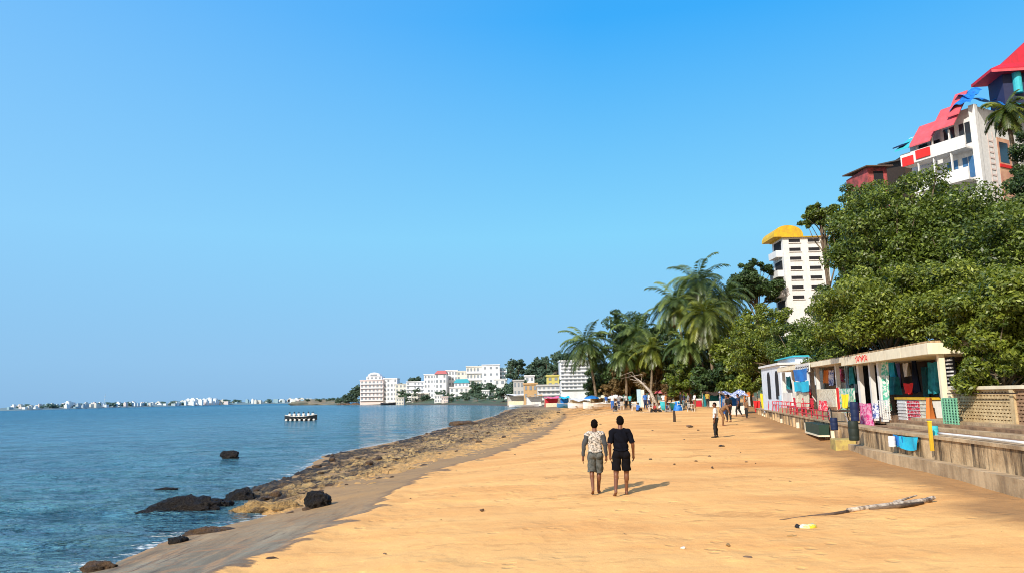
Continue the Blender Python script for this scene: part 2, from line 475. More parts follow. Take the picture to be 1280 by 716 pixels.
c = t.ramp(dep, [(0, (.10, .22, .25)), (.02, (.07, .23, .29)), (.10, (.065, .25, .37)), (.6, (.075, .29, .47))])
c = t.mix(t.ramp(t.noise(.25, 4, .6, v), [(.46, 0), (.64, .6)]), c, (.006, .055, .095))
c = t.mix(t.ramp(t.noise(1, 4, .6, vf), [(.45, 0), (.65, .4)]), c, (.05, .22, .38))
c = t.mix(t.ramp(t.noise(.9, 5, .7, v), [(.52, 0), (.60, .65)]), c, (.005, .04, .075))  # streaks here paint the waves' reflection contrast into the water colour
c = t.mix(t.ramp(t.noise(3.0, 4, .7, v), [(.52, 0), (.60, .5)]), c, (.004, .04, .07))
c = t.mix(t.ramp(t.noise(1.0, 7, .75, t.vec((.14, .36, 1), rot=(0, 0, -.2))), [(.49, 0), (.58, .45)]), c, (.012, .09, .18))
c = t.mix(t.ramp(t.noise(1.2, 5, .7, t.vec((.5, 1.3, 1), rot=(0, 0, -.3))), [(.55, 0), (.64, .6)]), c, (.10, .30, .42))
fo = t.math('SUBTRACT', t.noise(2.6, 6, .75, v), t.math('MULTIPLY', t.math('ABSOLUTE', t.attr('off')), .16))
c = t.mix(t.ramp(fo, [(.47, 0), (.55, .85)]), c, (.74, .77, .78))
h1 = t.noise(.85, 5, .62, vb); h2 = t.noise(3.6, 4, .65, vb); h3 = t.noise(.16, 6, .65, vb)
n = t.bump(t.math('ADD', t.math('MULTIPLY', h1, 1), t.math('MULTIPLY', h2, .35)), 1.0, .48)
n = t.bump(h3, 1, 3.2, n)
p = t.pbr(c, t.ramp(dep, [(0, .09), (.20, .26), (1, .65)]), .42, n); p.inputs['IOR'].default_value = 1.33
tag(link('sea', me, m, smooth=True), kind='structure')

# ------------------------------------------------------------------ ROCKY SHORE sheet
outer = [(352, 614), (318, 611), (345, 600), (373, 592), (404, 576), (408, 568), (459, 558), (513, 547), (552, 535), (600, 526), (619, 519), (640, 511)]
inner = [(318, 645), (352, 641), (380, 635), (416, 628), (465, 620), (505, 608), (548, 594), (602, 579), (656, 563), (694, 549), (716, 533), (732, 516)]
outer = [(262, 622)] + outer[1:]
inner = inner
OP = [atz(a, b, ZW) for a, b in outer]; IP = [atz(a, b, -.25) for a, b in inner]
def resample(P, n):
    c = [0]
    for a, b in zip(P[:-1], P[1:]): c.append(c[-1] + max((b - a).length ** .6, .3))
    out = []
    for k in np.linspace(0, c[-1], n):
        i = min(max(np.searchsorted(c, k) - 1, 0), len(P) - 2)
        tt = (k - c[i]) / (c[i + 1] - c[i]); out.append(P[i].lerp(P[i + 1], tt))
    return np.array([list(q) for q in out])
NU, NV = 720, 130
A, B = resample(OP, NU), resample(IP, NU)
V = np.linspace(-.12, 1.06, NV)
X = A[:, None, 0] * (1 - V) + B[:, None, 0] * V; Y = A[:, None, 1] * (1 - V) + B[:, None, 1] * V
X = X + .35 * fbm(X * .7, Y * .5, octv=3, seed=50); Y = Y + .5 * fbm(X * .6, Y * .6, octv=3, seed=51)
g0 = height(X.ravel(), Y.ravel())[0].reshape(X.shape)
edge_ = sstep(-.12, .10, V)[None, :] * sstep(1.06, .72, V)[None, :]
edge_ = edge_ * sstep(0, 14, np.arange(NU))[:, None]
b1 = fbm(X * .55, Y * .35, octv=3, seed=60); b2 = 1 - np.abs(fbm(X * 1.6, Y * 1.0, octv=4, seed=61)); b3 = fbm(X * 5, Y * 3, octv=3, seed=62)
b4 = 1 - np.abs(fbm(X * 3.1, Y * 1.7, octv=4, seed=66))
lump = -.02 + .06 * b1 + .11 * (b2 - .6) + .09 * (b4 - .6) + .05 * b3
Z = np.maximum(g0, ZW - .15) - .10 + np.maximum(edge_ * (lump * .85 + .13), 0)
Z = np.maximum(Z, g0 - .12)
me = np_mesh('rocky_shore', np.stack([X, Y, Z], 2).reshape(-1, 3), grid_faces(NU, NV), {'lump': (b2 * .45 + b3 * .25 + b1 * .2 + b4 * .3).ravel(), 'inner': np.broadcast_to(V[None, :], X.shape).ravel(), 'far': np.broadcast_to(np.linspace(0, 1, NU)[:, None], X.shape).ravel(), 'wetz': (Z - ZW).ravel()})
m = bpy.data.materials.new('golden_shore_rock'); t = NT(m); v = t.vec((1, .6, 1))
vn = t.vec((1.0, .42, 1)); vw = t.vec((.40, .13, 1))
c = t.mix(t.ramp(t.noise(1.6, 8, .72, vn), [(.40, 0), (.56, 1)]), (.78, .50, .18), (.42, .26, .10))
c = t.mix(t.ramp(t.noise(4.5, 6, .75, vn), [(.53, 0), (.62, .85)]), c, (.88, .62, .26))
c = t.mix(t.ramp(t.noise(1.3, 8, .75, vw), [(.47, 0), (.56, .80)]), c, (.16, .10, .05))
c = t.mix(t.ramp(t.noise(3.2, 8, .80, vn), [(.50, 0), (.56, .95)]), c, (.05, .032, .02))
c = t.mix(t.ramp(t.noise(9, 6, .80, vn), [(.55, 0), (.62, .9)]), c, (.05, .032, .02))
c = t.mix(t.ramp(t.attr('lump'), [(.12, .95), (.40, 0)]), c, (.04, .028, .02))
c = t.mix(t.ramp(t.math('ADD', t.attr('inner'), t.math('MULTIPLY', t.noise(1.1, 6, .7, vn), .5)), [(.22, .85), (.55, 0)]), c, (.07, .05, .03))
c = t.mix(t.ramp(t.attr('wetz'), [(.05, .9), (.20, 0)]), c, (.025, .02, .018))
c = t.mix(t.ramp(t.math('ADD', t.attr('inner'), t.math('MULTIPLY', t.noise(1.5, 6, .7, vn), .5)), [(.85, 0), (1.2, .95)]), c, (.80, .46, .16))
t.pbr(c, .7, .35, t.bump(t.math('ADD', t.noise(3.5, 8, .75, v), t.math('MULTIPLY', t.noise(16, 6, .7, v), .4)), 1, .22))
tag(link('rocky_shore', me, m, smooth=True), kind='structure')

# ------------------------------------------------------------------ boulders
def rock_mat(name, dark, light, amt):
    m = bpy.data.materials.new(name); t = NT(m); v = t.vec()
    g = t.n('ShaderNodeNewGeometry'); s_ = t.n('ShaderNodeSeparateXYZ'); t.l(g.outputs['Normal'], s_.inputs[0])
    f = t.math('MULTIPLY', t.ramp(t.noise(2.2, 7, .7, v), [(.4, 0), (.62, 1)]), amt)
    c = t.mix(f, dark, light)
    t.pbr(c, .55, .4, t.bump(t.math('ADD', t.noise(2.2, 8, .75, v), t.math('MULTIPLY', t.noise(9, 7, .75, v), .5)), 1, .3)); return m
RK_BLACK = rock_mat('black_wet_rock', (.006, .005, .005), (.03, .02, .014), .7)
RK_GOLD = rock_mat('golden_rock', (.66, .42, .16), (.06, .04, .025), .9)
RK_BROWN = rock_mat('brown_rock', (.17, .10, .05), (.05, .035, .025), .8)
def rock_mesh(name, c, r, seed, yaw=0, rough=.28, sub=56, flat=0):
    mb = MB().ball((0, 0, 0), 1, sub // 2, sub)
    P = np.array(mb.v)
    d = 1 + rough * fbm(P[:, 0] * 1.1 + seed, P[:, 1] * 1.1, P[:, 2] * 1.1, octv=6, seed=seed, gain=.58)
    d = d - .22 * np.abs(fbm(P[:, 0] * 3, P[:, 1] * 3 + seed, P[:, 2] * 3, octv=3, seed=seed + 5))
    P = P * d[:, None] * np.array(r)[None, :]
    cz, sz = math.cos(yaw), math.sin(yaw)
    P = np.stack([P[:, 0] * cz - P[:, 1] * sz, P[:, 0] * sz + P[:, 1] * cz, P[:, 2]], 1) + np.array(c)[None, :]
    me = bpy.data.meshes.new(name); me.from_pydata(P.tolist(), [], mb.f); return me
def boulder(px, py, wpx, hpx, mat, label, z=ZW, yaw=0, dep=.8, seed=1, name='boulder', rough=.28):
    b = atz(px, py, z); k = b.y / F
    r = (wpx * k / 2, wpx * k / 2 * dep, hpx * k)
    me = rock_mesh(name, (b.x, b.y + r[1] * .3, z + .02), r, seed, yaw, rough)
    return tag(link(name, me, mat, loc=b, smooth=True), label, 'rock')
boulder(228, 640, 74, 15, RK_BLACK, 'long black rock sloping into the sea at the tip of the rocky point', seed=3, dep=.5, rough=.34)
boulder(186, 642, 44, 4, RK_BLACK, 'low dark rock awash, seaward end of the rocky point', seed=8, dep=.6)
boulder(266, 634, 42, 12, RK_BLACK, 'black rock just right of the long sloping rock in the sea', seed=5, dep=.7)
boulder(300, 624, 36, 13, RK_BLACK, 'dark rock with broken top behind the golden rock slab', seed=11, dep=.7)
boulder(318, 640, 70, 13, RK_GOLD, 'golden rough rock slab at the water edge beside the black boulder', seed=12, dep=.5, rough=.3)
boulder(352, 640, 60, 10, RK_GOLD, 'golden rock slab with dark underside left of the round black boulder', seed=14, dep=.45, rough=.32)
boulder(397, 629, 31, 15, RK_BLACK, 'round black boulder standing on the golden rocks', z=-.3, seed=44, dep=.9, rough=.16)
boulder(287, 572, 25, 7, RK_BLACK, 'lone dark rock showing above the open water', seed=17, dep=.6, rough=.35)
boulder(222, 681, 24, 12, RK_BLACK, 'small black rock at the near water edge beside a brown ledge', seed=19, dep=.9)
boulder(262, 669, 66, 9, RK_BROWN, 'long low brown ledge between grey wet sand and the water', seed=21, dep=.4)
boulder(118, 713, 44, 8, RK_BROWN, 'flat brown rock at the water edge, nearest the bottom corner', seed=23, dep=.5)
boulder(578, 531, 40, 5, RK_BROWN, 'flat dark rock lying off the far end of the rocky shore', seed=27, dep=.5)
boulder(207, 612, 26, 2, RK_BLACK, 'thin dark rock barely breaking the water surface', seed=28, dep=.5)
# loose stones, copies of three
protos = [rock_mesh('stone', (0, 0, 0), (.22, .18, .12), 70 + i, 0, .3, 16) for i in range(3)]
for me in protos: me.polygons.foreach_set('use_smooth', [True] * len(me.polygons))
for k in range(110):
    i = random.randrange(20, NU - 60); j = random.randrange(18, NV - 14)
    o = bpy.data.objects.new('loose_stone', protos[k % 3]); COL.objects.link(o)
    o.location = (X[i, j], Y[i, j], Z[i, j] + .02); s_ = random.uniform(.25, .8) * (1 + Y[i, j] / 110)
    o.scale = (s_, s_ * random.uniform(.7, 1.3), s_ * random.uniform(.6, 1.2)); o.rotation_euler = (0, 0, random.uniform(0, 6))
    tag(o, 'loose brown stone lying on the golden rocky shore', 'stone', 'loose stones on the rocky shore')
for me in protos: me.materials.append(RK_BROWN)

# ------------------------------------------------------------------ HILLSIDE behind the wall
ss = np.concatenate([np.linspace(0, cum[-1], 90)]); oo = np.concatenate([np.linspace(2.5, 8, 10), np.linspace(9, 150, 70)])
HV = []; 
def hill_z(s, o):
    return 1.26 + (22 * float(sstep(5, 46, o)) + 6 * float(sstep(40, 120, o))) * (1 - .80 * float(sstep(52, 84, s)))
for s in ss:
    for o in oo:
        p = WP(s, o, 0); nz = float(fbm(p.x * .12, p.y * .12, octv=3, seed=80))
        HV.append((p.x, p.y, hill_z(s, o) + (nz * 1.2 if o > 9 else 0)))
me = np_mesh('hillside', HV, grid_faces(len(ss), len(oo))[:, ::-1])
tag(link('hillside', me, M('scrubby_earth', (.13, .10, .06), .95, col2=(.05, .065, .025), scale=.5, bump=.5, bscale=3), smooth=True), kind='structure')
def hill_at(x, y):
    best = min(range(0, 91), key=lambda i: (WP(cum[-1] * i / 90, 0, 0).xy - Vector((x, y))).length)
    s = cum[-1] * best / 90
    o = (WP(s, 0, 0).xy - Vector((x, y))).length
    return hill_z(s, o)

# ------------------------------------------------------------------ SEA WALL
L = cum[-1]; NW = 60
def wtop(s): return 1.05 + .1 * sstep(20, 70, s)
def hb_(s0, s1, n):
    return [s0 + (s1 - s0) * i / n for i in range(n + 1)]
sw0 = WP(s_at(WP, 1100, 0, .3), 0, 0)
wall = thing('sea_wall', (sw0.x, sw0.y, 0), 'weathered concrete sea wall with dark vertical stains along the sand', 'wall')
mb = MB()
mb.fbox(WP, 0, L, 0, .42, -.8, 1.02, NW); mb.build('wall_body', CONC, wall)
mb = MB(); s1 = s_at(WP, 1058, 0, .3)
mb.fbox(WP, 0, s1, -.34, -.003, -.8, .47, 26); o = mb.build('ledge', CONC2, wall); 
mb = MB(); mb.fbox(WP, 0, L, -.05, .50, 1.023, 1.10, NW); mb.build('coping', CONC2, wall)
for k in range(26):   # short buttress ribs on the far half
    s = s1 + .8 + (L * .80 - s1) * k / 26
    MB().fbox(WP, s, s + random.uniform(.12, .26), -.09 - .05 * random.random(), -.003, -.5, random.uniform(.7, 1.0)).build('buttress', random.choice((CONC2, CONC, CREAM)), wall)
# terrace steps behind the wall
for k in range(4):
    s0 = 0; se = s_at(WP, 1092, .5, 1.2)
    mb = MB().fbox(WP, s0, se, .52 + .40 * k, (.52 + .40 * (k + 1) - .003 if k < 3 else 2.6), .9, 1.13 + .08 * k, 26)
    if k == 0: st = thing('terrace_steps', WP(s_at(WP, 1200, .5, 1.2), 1, 1.02), 'shallow brown stone steps between the sea wall and the beige parapet', 'steps')
    mb.build('step', STEP if k % 2 == 0 else CONC2, st)
# pipe on the coping
pa, pb = s_at(WP, 1167, 0, 1.15), s_at(WP, 1276, 0, 1.15)
mb = MB().tube([WP(pa + (pb - pa) * i / 12, .12, 1.165) for i in range(13)], .032, 10)
tag(mb.build('water_pipe', WHITE, loc=WP(pa, .12, 1.1), smooth=True), 'long white pipe lying along the top of the sea wall', 'pipe')

# ------------------------------------------------------------------ SHOP ROW frame
A0, A1 = Vector((13.6, 24.0)), Vector((17.1, 48.0)); td = (A1 - A0).normalized(); nd = Vector((td.y, -td.x))
def SP(s, o, z): return Vector((A0.x + td.x * s + nd.x * o, A0.y + td.y * s + nd.y * o, z))
def S(px, o=0, z=2.4): return s_at(SP, px, o, z, -12, 60)
def zpy(fr, s, o, py):     # height at which a point of the frame shows at row py
    lo, hi = -5, 40
    for _ in range(40):
        m_ = (lo + hi) / 2
        if proj(fr(s, o, m_))[1] > py: lo = m_
        else: hi = m_
    return lo
def panel(fr, s0, s1, o, z0, z1, th=.04): return MB().fbox(fr, s0, s1, o, o + th, z0, z1)
def cloth(fr, s0, s1, o, ztop, zbot, name, mat, label, cat='cloth', group=None, amp=.05, seed=1, nx=14, nz=10, parent=None, flare=0):
    Vv = []
    for i in range(nx):
        for j in range(nz):
            a = i / (nx - 1); b = j / (nz - 1)
            ww = amp * math.sin(a * 9 + seed * 1.7 + b * 1.2) * (.35 + b) + amp * .5 * math.sin(a * 21 + seed)
            sm = (s0 + s1) / 2 + (s0 + (s1 - s0) * a - (s0 + s1) / 2) * (1 + flare * b)
            Vv.append(tuple(fr(sm, o + ww, ztop + (zbot - ztop) * b + .03 * math.sin(a * 7 + seed) * b - .03 * math.sin(PI * a) * (1 - b))))
    me = np_mesh(name, Vv, grid_faces(nx, nz))
    o_ = link(name, me, mat, parent, None if parent else fr((s0 + s1) / 2, o, zbot), True)
    if parent is None: tag(o_, label, cat, group)
    return o_
FL = 1.36
# ---- pavilion (near shop)
sR, sPA, sPB, sL = S(1172, 0, 3.7), S(1088), S(1099), S(1061, 0, 3.8)
pav = thing('beach_pavilion', SP((sR + sPA) / 2, 1.5, FL), 'open-fronted pavilion with thick cream flat roof and white posts above the sea wall', 'pavilion')
z_f1 = 3.44
mb = MB().fbox(SP, sR - .12, sL, -.35, 1.86, z_f1, z_f1 + .36, 4); bevel(mb.build('roof', CREAM, pav), .015)
MB().fbox(SP, sR - .1, sL - .05, -.30, 1.85, z_f1 + .363, z_f1 + .43, 1).build('roof_coping', CONC, pav)
for s_, w_c, mt in ((sR + .12, .17, CREAM), (sPA, .19, WHITE), (sPB + .02, .22, WHITE), ((sPB + sR) / 2 - .4, .07, GREYM)):
    mb = MB().fbox(SP, s_ - w_c / 2, s_ + w_c / 2, (.9 if mt is GREYM else .01) , (.9 if mt is GREYM else .01) + w_c, 1.12, z_f1 - .003); mb.build('post', mt, pav)
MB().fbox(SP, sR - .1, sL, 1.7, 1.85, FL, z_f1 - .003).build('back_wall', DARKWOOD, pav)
MB().fbox(SP, sR - .05, sL, .3, 2.3, 1.0, FL).build('floor', STEP, pav)
MB().fbox(SP, sR - .02, sR + .10, .8, 1.69, FL, z_f1 - .003).build('side_wall', DARKWOOD, pav)
for k in range(5):
    s_ = sR + .9 + k * 1.15
    panel(SP, s_, s_ + .5, 1.64, 1.9, 3.2).build('shelf_door', (NAVY, TEAL, DARK)[k % 3], pav)
mb = MB()
for i, (a, b) in enumerate(((1068, 1083),)):
    s0, s1_ = S(b, -.36, 3.9), S(a, -.36, 3.9)
    for k in range(9):
        sa_ = s0 + (s1_ - s0) * (k + .1) / 9; w_k = (s1_ - s0) / 9 * .55
        zz = z_f1 + .06 + .05 * (k % 2)
        mb = MB(); mb.fbox(SP, sa_, sa_ + w_k * .4, -.362, -.352, zz, zz + .22)
        mb.fbox(SP, sa_ + w_k * .4, sa_ + w_k * 1.4, -.362, -.352, zz + (.17 if k % 3 else .05), zz + (.21 if k % 3 else .10))
        mb.build('letter', REDC, pav)
# counter
s0, s1_ = S(1161, .25, 1.9), S(1120, .25, 1.9)
ct = thing('shop_counter', SP((s0 + s1_) / 2, .4, FL), 'low counter with yellow top and red and white patterned front under the pavilion', 'counter')
MB().fbox(SP, s0, s1_, .30, .95, 1.20, 1.98).build('cabinet', WHITE, ct)
MB().fbox(SP, s0 - .06, s1_ + .06, .22, 1.0, 1.983, 2.06).build('counter_top', YELLOW, ct)
w3 = (s1_ - s0)
panel(SP, s0 + w3 * .30, s0 + w3 * .66, .255, 1.22, 1.95).build('front_panel', REDPAT, ct, label='red and white patterned front panel')
panel(SP, s0 + w3 * .04, s0 + w3 * .27, .255, 1.22, 1.95).build('front_panel', CREAMPAT, ct)
panel(SP, s0 + w3 * .70, s0 + w3 * .97, .255, 1.22, 1.95).build('front_panel', WHITE, ct)
for k in range(6): panel(SP, s0 + w3 * .02, s0 + w3 * .98, .235, 1.24 + k * .12, 1.255 + k * .12, .015).build('slat', WHITE2, ct)
# clothes hanging in the pavilion
def hang(px0, px1, py0, py1, o, mat, name, label, cat='cloth', seed=1, fr=SP, amp=.085, group=None, flare=-.12):
    pm = (px0 + px1) / 2
    sm = s_at(fr, pm, o, 2.4, -12 if fr is SP else 0, 60)
    z0, z1 = zpy(fr, sm, o, py0), zpy(fr, sm, o, py1)
    sa_ = s_at(fr, px1, o, (z0 + z1) / 2, -12 if fr is SP else 0, 60); sb_ = s_at(fr, px0, o, (z0 + z1) / 2, -12 if fr is SP else 0, 60)
    return cloth(fr, sa_, sb_, o, z0, z1, name, mat, label, cat, group, amp, seed, flare=flare)
hang(1103, 1112, 449, 512, .15, GREENPAT, 'hanging_sari', 'long green and white sari hanging beside the white posts', seed=2, amp=.07)
hang(1111, 1119, 452, 470, .8, CYAN, 'hanging_shirt', 'bright cyan shirt hanging high in the pavilion', 'shirt', seed=3)
hang(1113, 1125, 470, 492, .7, TEAL, 'hanging_shawl', 'teal shawl hanging below the cyan shirt', seed=4)
hang(1120, 1126, 450, 486, 1.4, VIOLET, 'hanging_scarf', 'violet scarf hanging between cyan shirt and white towel', seed=5)
hang(1130, 1137, 453, 470, .8, WHITE2, 'hanging_towel', 'small white towel hanging in the middle of the pavilion', 'towel', seed=6)
hang(1141, 1146, 446, 490, 1.2, NAVY, 'hanging_curtain', 'narrow navy curtain in the dark of the pavilion', 'curtain', seed=7)
hang(1163, 1171, 452, 492, .5, TEAL, 'hanging_curtain', 'teal curtain hanging beside the right cream post', 'curtain', seed=8, amp=.08)
hang(1132, 1141, 478, 492, .6, REDC, 'hanging_skirt', 'dark red skirt hanging over the yellow counter', 'skirt', seed=9)
hang(1159, 1166, 496, 527, .15, ORANGE, 'orange_cloth', 'orange cloth draped at the right end of the counter', seed=10)
# items left of the counter
hang(1074, 1091, 503, 531, -.9, MAGENTA, 'magenta_cloth', 'magenta patterned cloth draped over the terrace edge', seed=11, amp=.08)
hang(1091, 1098, 503, 522, -.8, BLUEPAT, 'striped_cloth', 'blue and white striped cloth beside the magenta cloth', seed=12, amp=.06)
def lattice(fr, s0, s1, o, z0, z1, nx, nz, name, mat, label, cat, th=.03, diag=False):
    mb = MB(); b = (s1 - s0) / nx
    for i in range(nx + 1):
        a = s0 + (s1 - s0) * i / nx; mb.fbox(fr, a - .018, a + .018, o, o + th, z0, z1)
    for k in range(nz + 1):
        z = z0 + (z1 - z0) * k / nz; mb.fbox(fr, s0, s1, o + th + .003, o + 2 * th, z - .018, z + .018)
    return tag(mb.build(name, mat, loc=fr((s0 + s1) / 2, o, z0)), label, cat)
lattice(SP, S(1111, -.5, 1.6), S(1097, -.5, 1.6), -.5, 1.28, 1.95, 5, 7, 'white_trellis', WHITE, 'small white trellis panel in front of the pavilion posts', 'trellis')
lattice(SP, S(1196, -.3, 1.6), S(1178, -.3, 1.6), -.3, 1.15, 2.05, 5, 11, 'green_trellis', GREENP, 'pale green trellis panel beside the right cream post', 'trellis')
panel(SP, S(1196, -.22, 1.6), S(1178, -.22, 1.6), -.2, 1.15, 2.05).build('trellis_board', M('green_board', (.10, .26, .17), .7), bpy.data.objects['green_trellis'])
# louvred shutter to the right of pavilion
s0, s1_ = S(1191, .3, 2.6), S(1180, .3, 2.6)
sh = thing('louvred_shutter', SP((s0 + s1_) / 2, .3, 2.1), 'tall grey louvred shutter right of the pavilion', 'shutter')
MB().fbox(SP, s0, s1_, .36, .42, 2.1, 3.35).build('backing', DARK, sh)
mb = MB()
for k in range(10): mb.fbox(SP, s0, s1_, .28, .355, 2.14 + k * .12, 2.19 + k * .12)
mb.build('louvres', WHITE2, sh)

# ---- left shop row, lower fascia
sL2, sL3 = sL + .05, S(976, 0, 3.9)
row = thing('shop_row', SP((sL2 + sL3) / 2, 1.5, FL), 'row of small white shops with thin cream fascia left of the pavilion', 'shop')
bevel(MB().fbox(SP, sL2, sL3, -.25, 4, 3.60, 3.83, 4).build('roof', CREAM, row), .015)
MB().fbox(SP, sL2, sL3 - .1, -.2, 4, 3.833, 3.88).build('roof_coping', CONC, row)
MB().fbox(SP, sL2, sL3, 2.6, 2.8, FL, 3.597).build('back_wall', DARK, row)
MB().fbox(SP, sL2, sL3, -.3, 2.6, .95, FL).build('floor', CONC2, row)
for px, w_c in ((1074, .30), (1046, .16), (1021, .16), (1014, .3), (991, .16), (979, .16)):
    s_ = S(px, .1, 2.4); MB().fbox(SP, s_ - w_c / 2, s_ + w_c / 2, .1, .28, FL, 3.597).build('pillar', WHITE, row)
for p0, p1, mt, zt in ((1022, 1045, CREAMPAT, 2.45), (1047, 1068, GREENPAT, 2.45), (992, 1013, WHITE, 2.3), (979, 990, WHITE, 2.3)):
    panel(SP, S(p1, .05, 2), S(p0, .05, 2), .03, FL - .1, zt, .06).build('half_wall', mt, row)
for p0, p1 in ((1024, 1030), (1047, 1058), (1061, 1068), (981, 989)):
    s0, s1_ = S(p1, .9, 2.9), S(p0, .9, 2.9)
    w = panel(SP, s0, s1_, .9, 2.3, 3.5, .06).build('window', GLASS, row)
    MB().fbox(SP, s0 - .08, s0 - .003, .85, .96, 2.25, 3.55).fbox(SP, s1_ + .003, s1_ + .08, .85, .96, 2.25, 3.55).fbox(SP, s0 - .08, s1_ + .08, .85, .96, 3.553, 3.63).fbox(SP, s0, s1_, .86, .897, 2.88, 2.93).build('frame', STEELB, w)
panel(SP, S(1045, .9, 2.9), S(1031, .9, 2.9), .92, FL, 3.59, .1).build('inner_wall', M('brown_mottled_wall', (.45, .33, .22), .8, col2=(.25, .16, .1), scale=6), row)
for px in (1011, 1046): panel(SP, S(px + 2, -.02, 2), S(px, -.02, 2), -.02, FL, 2.5, .04).build('red_trim', REDC, row)
# sign with dark scribbled writing above the kiosk towel
s0, s1_ = S(1010, -.4, 3.7), S(993, -.4, 3.7)
sg = thing('shop_sign', SP((s0 + s1_) / 2, -.4, 3.4), 'white sign board with dark scribbled writing above the blue towel', 'sign')
panel(SP, s0, s1_, -.36, 3.36, 3.84, .05).build('board', WHITE, sg)
mb = MB()
for r_ in range(2):
    for k in range(7):
        a = s0 + (s1_ - s0) * (k + .15) / 7; b = (s1_ - s0) / 7 * .6; mb = MB()
        mb.fbox(SP, a, a + b, -.372, -.363, 3.47 + r_ * .17, 3.51 + r_ * .17); mb.fbox(SP, a, a + b * .3, -.374, -.364, 3.44 + r_ * .17, 3.56 + r_ * .17)
        mb.build('letter', DARK, sg)
hang(992, 1009, 461, 476, -.45, BLUE, 'blue_towel', 'deep blue towel hanging from the shop roof above a cyan towel', 'towel', seed=14, amp=.03)
hang(993, 1011, 476, 489, -.47, CYAN, 'cyan_towel', 'bright cyan towel hanging just under the deep blue one', 'towel', seed=15, amp=.03)
hang(995, 1012, 490, 511, -.35, CREAMPAT, 'white_cloth', 'white patterned cloth hanging below the cyan towel', seed=16, amp=.05)
for k, (a_, b_, c_, d_, o_, mt, nm, lb) in enumerate(((1000, 1004, 462, 480, .6, NAVY, 'hanging_shirt', 'navy shirt hanging behind the blue towel'), (1031, 1037, 462, 478, .5, ORANGE, 'hanging_shirt', 'orange shirt hanging in the left shop opening'), (1038, 1043, 462, 481, .5, BLUEPAT, 'hanging_shirt', 'blue and white shirt hanging beside the orange one'),
        (1049, 1054, 460, 476, .5, MAGENTA, 'hanging_shirt', 'magenta shirt hanging in the shop beside the pavilion'), (1062, 1067, 458, 480, .5, TEAL, 'hanging_shirt', 'teal shirt hanging next to the pavilion end'), (1025, 1032, 500, 514, -.25, REDPAT, 'draped_cloth', 'red and white cloth draped over the low wall panel'), (1054, 1060, 492, 510, -.22, YELLOWC, 'draped_cloth', 'yellow cloth draped on the green patterned panel'), (983, 989, 470, 486, .4, TEAL, 'hanging_shirt', 'teal shirt hanging left of the blue towel'))):
    hang(a_, b_, c_, d_, o_, mt, nm, lb, seed=40 + k)
# white house with arched windows at the far end
s0, s1_ = S(977, .2, 2.6), S(953, .2, 2.6)
wh = thing('white_house', SP((s0 + s1_) / 2, 1, FL), 'small white house with dark arched windows at the far end of the shop row', 'house')
zt = zpy(SP, (s0 + s1_) / 2, .2, 458)
MB().fbox(SP, s0 + .1, s1_, .2, 4, .9, zt).build('wall', M('bluish_white_plaster', (.70, .76, .84), .7), wh)
MB().fbox(SP, s0, s1_ + .2, .05, 4.1, zt + .003, zt + .14).build('roof', WHITE2, wh)
def arch(fr, sc, w, o, z0, z1, n=10):
    mb = MB(); pts = [(sc - w / 2, z0)]
    for i in range(n + 1):
        a = PI - PI * i / n; pts.append((sc + math.cos(a) * w / 2, z1 - w / 2 + math.sin(a) * w / 2))
    pts.append((sc + w / 2, z0)); q = [fr(a, o, b) for a, b in pts]; q2 = [fr(a, o + .05, b) for a, b in pts]
    mb.quad(*q)
    for i in range(len(q)): j = (i + 1) % len(q); mb.quad(q[i], q2[i], q2[j], q[j])
    return mb
for p_ in (961, 971):
    sc = S(p_, .15, 2.6); arch(SP, sc, .95, .16, 1.9, zt - .35).build('window', DARK, wh)
panel(SP, s0 + .3, s0 + .9, .15, FL, 2.1).build('door', STEELB, wh)

# roof-top water tank hut seen over fascia
s0, s1_ = S(1000, 2.5, 4.2), S(977, 2.5, 4.2)
tk = thing('rooftop_hut', SP((s0 + s1_) / 2, 2.6, 4.0), 'small bluish white hut on the roof of the shop row', 'hut')
MB().fbox(SP, s0, s1_, 2.2, 3.6, 4.003, 4.8).build('wall', M('bluish_white_plaster', (.7, .76, .84)), tk)
MB().fbox(SP, s0 - .2, s1_ + .2, 2.0, 3.8, 4.803, 4.9).build('roof', TURQ, tk)

# ---- beige parapet to the right (perforated block wall), along the terrace
p0, p1 = s_at(WP, 1278, 2.15, 1.9), s_at(WP, 1190, 2.15, 1.9)
pz0, pz1 = 1.40, 2.27
pr = thing('block_parapet', WP((p0 + p1) / 2, 2.2, 1.3), 'beige perforated block parapet with a pale top rail behind the steps', 'parapet')
pA = s_at(WP, 1264, 2.15, 1.9)
def blocks(a, b, mat, nm):
    V = []; Fc = []
    mb = MB(); nz = 9; nx = max(4, int((b - a) / .17))
    mb.fbox(WP, a, b, 2.30, 2.42, pz0, pz1, 6)
    o1 = mb.build('wall_core', M('beige_shadow', (.30, .20, .11), .9), pr)
    mb = MB()
    for i in range(nz + 1): 
        z = pz0 + (pz1 - pz0) * i / nz; mb.fbox(WP, a, b, 2.18, 2.296, z - .032, z + .032, 6)
    for k in range(nx + 1):
        s_ = a + (b - a) * k / nx
        for i in range(nz):
            z = pz0 + (pz1 - pz0) * i / nz; q = (.5 if i % 2 else 0) * (b - a) / nx
            if s_ + q < b: mb.fbox(WP, s_ + q, s_ + q + .055, 2.185, 2.297, z + .033, z + (pz1 - pz0) / nz - .033)
    mb.build(nm, mat, pr)
blocks(pA, p1, BEIGE, 'blockwork'); blocks(0.5, pA - .2, M('brown_block', (.42, .26, .15), .85, col2=(.28, .17, .1), scale=5), 'blockwork')
MB().fbox(WP, 0.4, p1 + .05, 2.1, 2.46, pz1 + .036, pz1 + .13, 10).build('top_rail', CREAM, pr)
MB().fbox(WP, pA - .2, pA - .003, 2.12, 2.45, pz0 - .2, pz1 + .033).build('pier', BEIGE, pr)
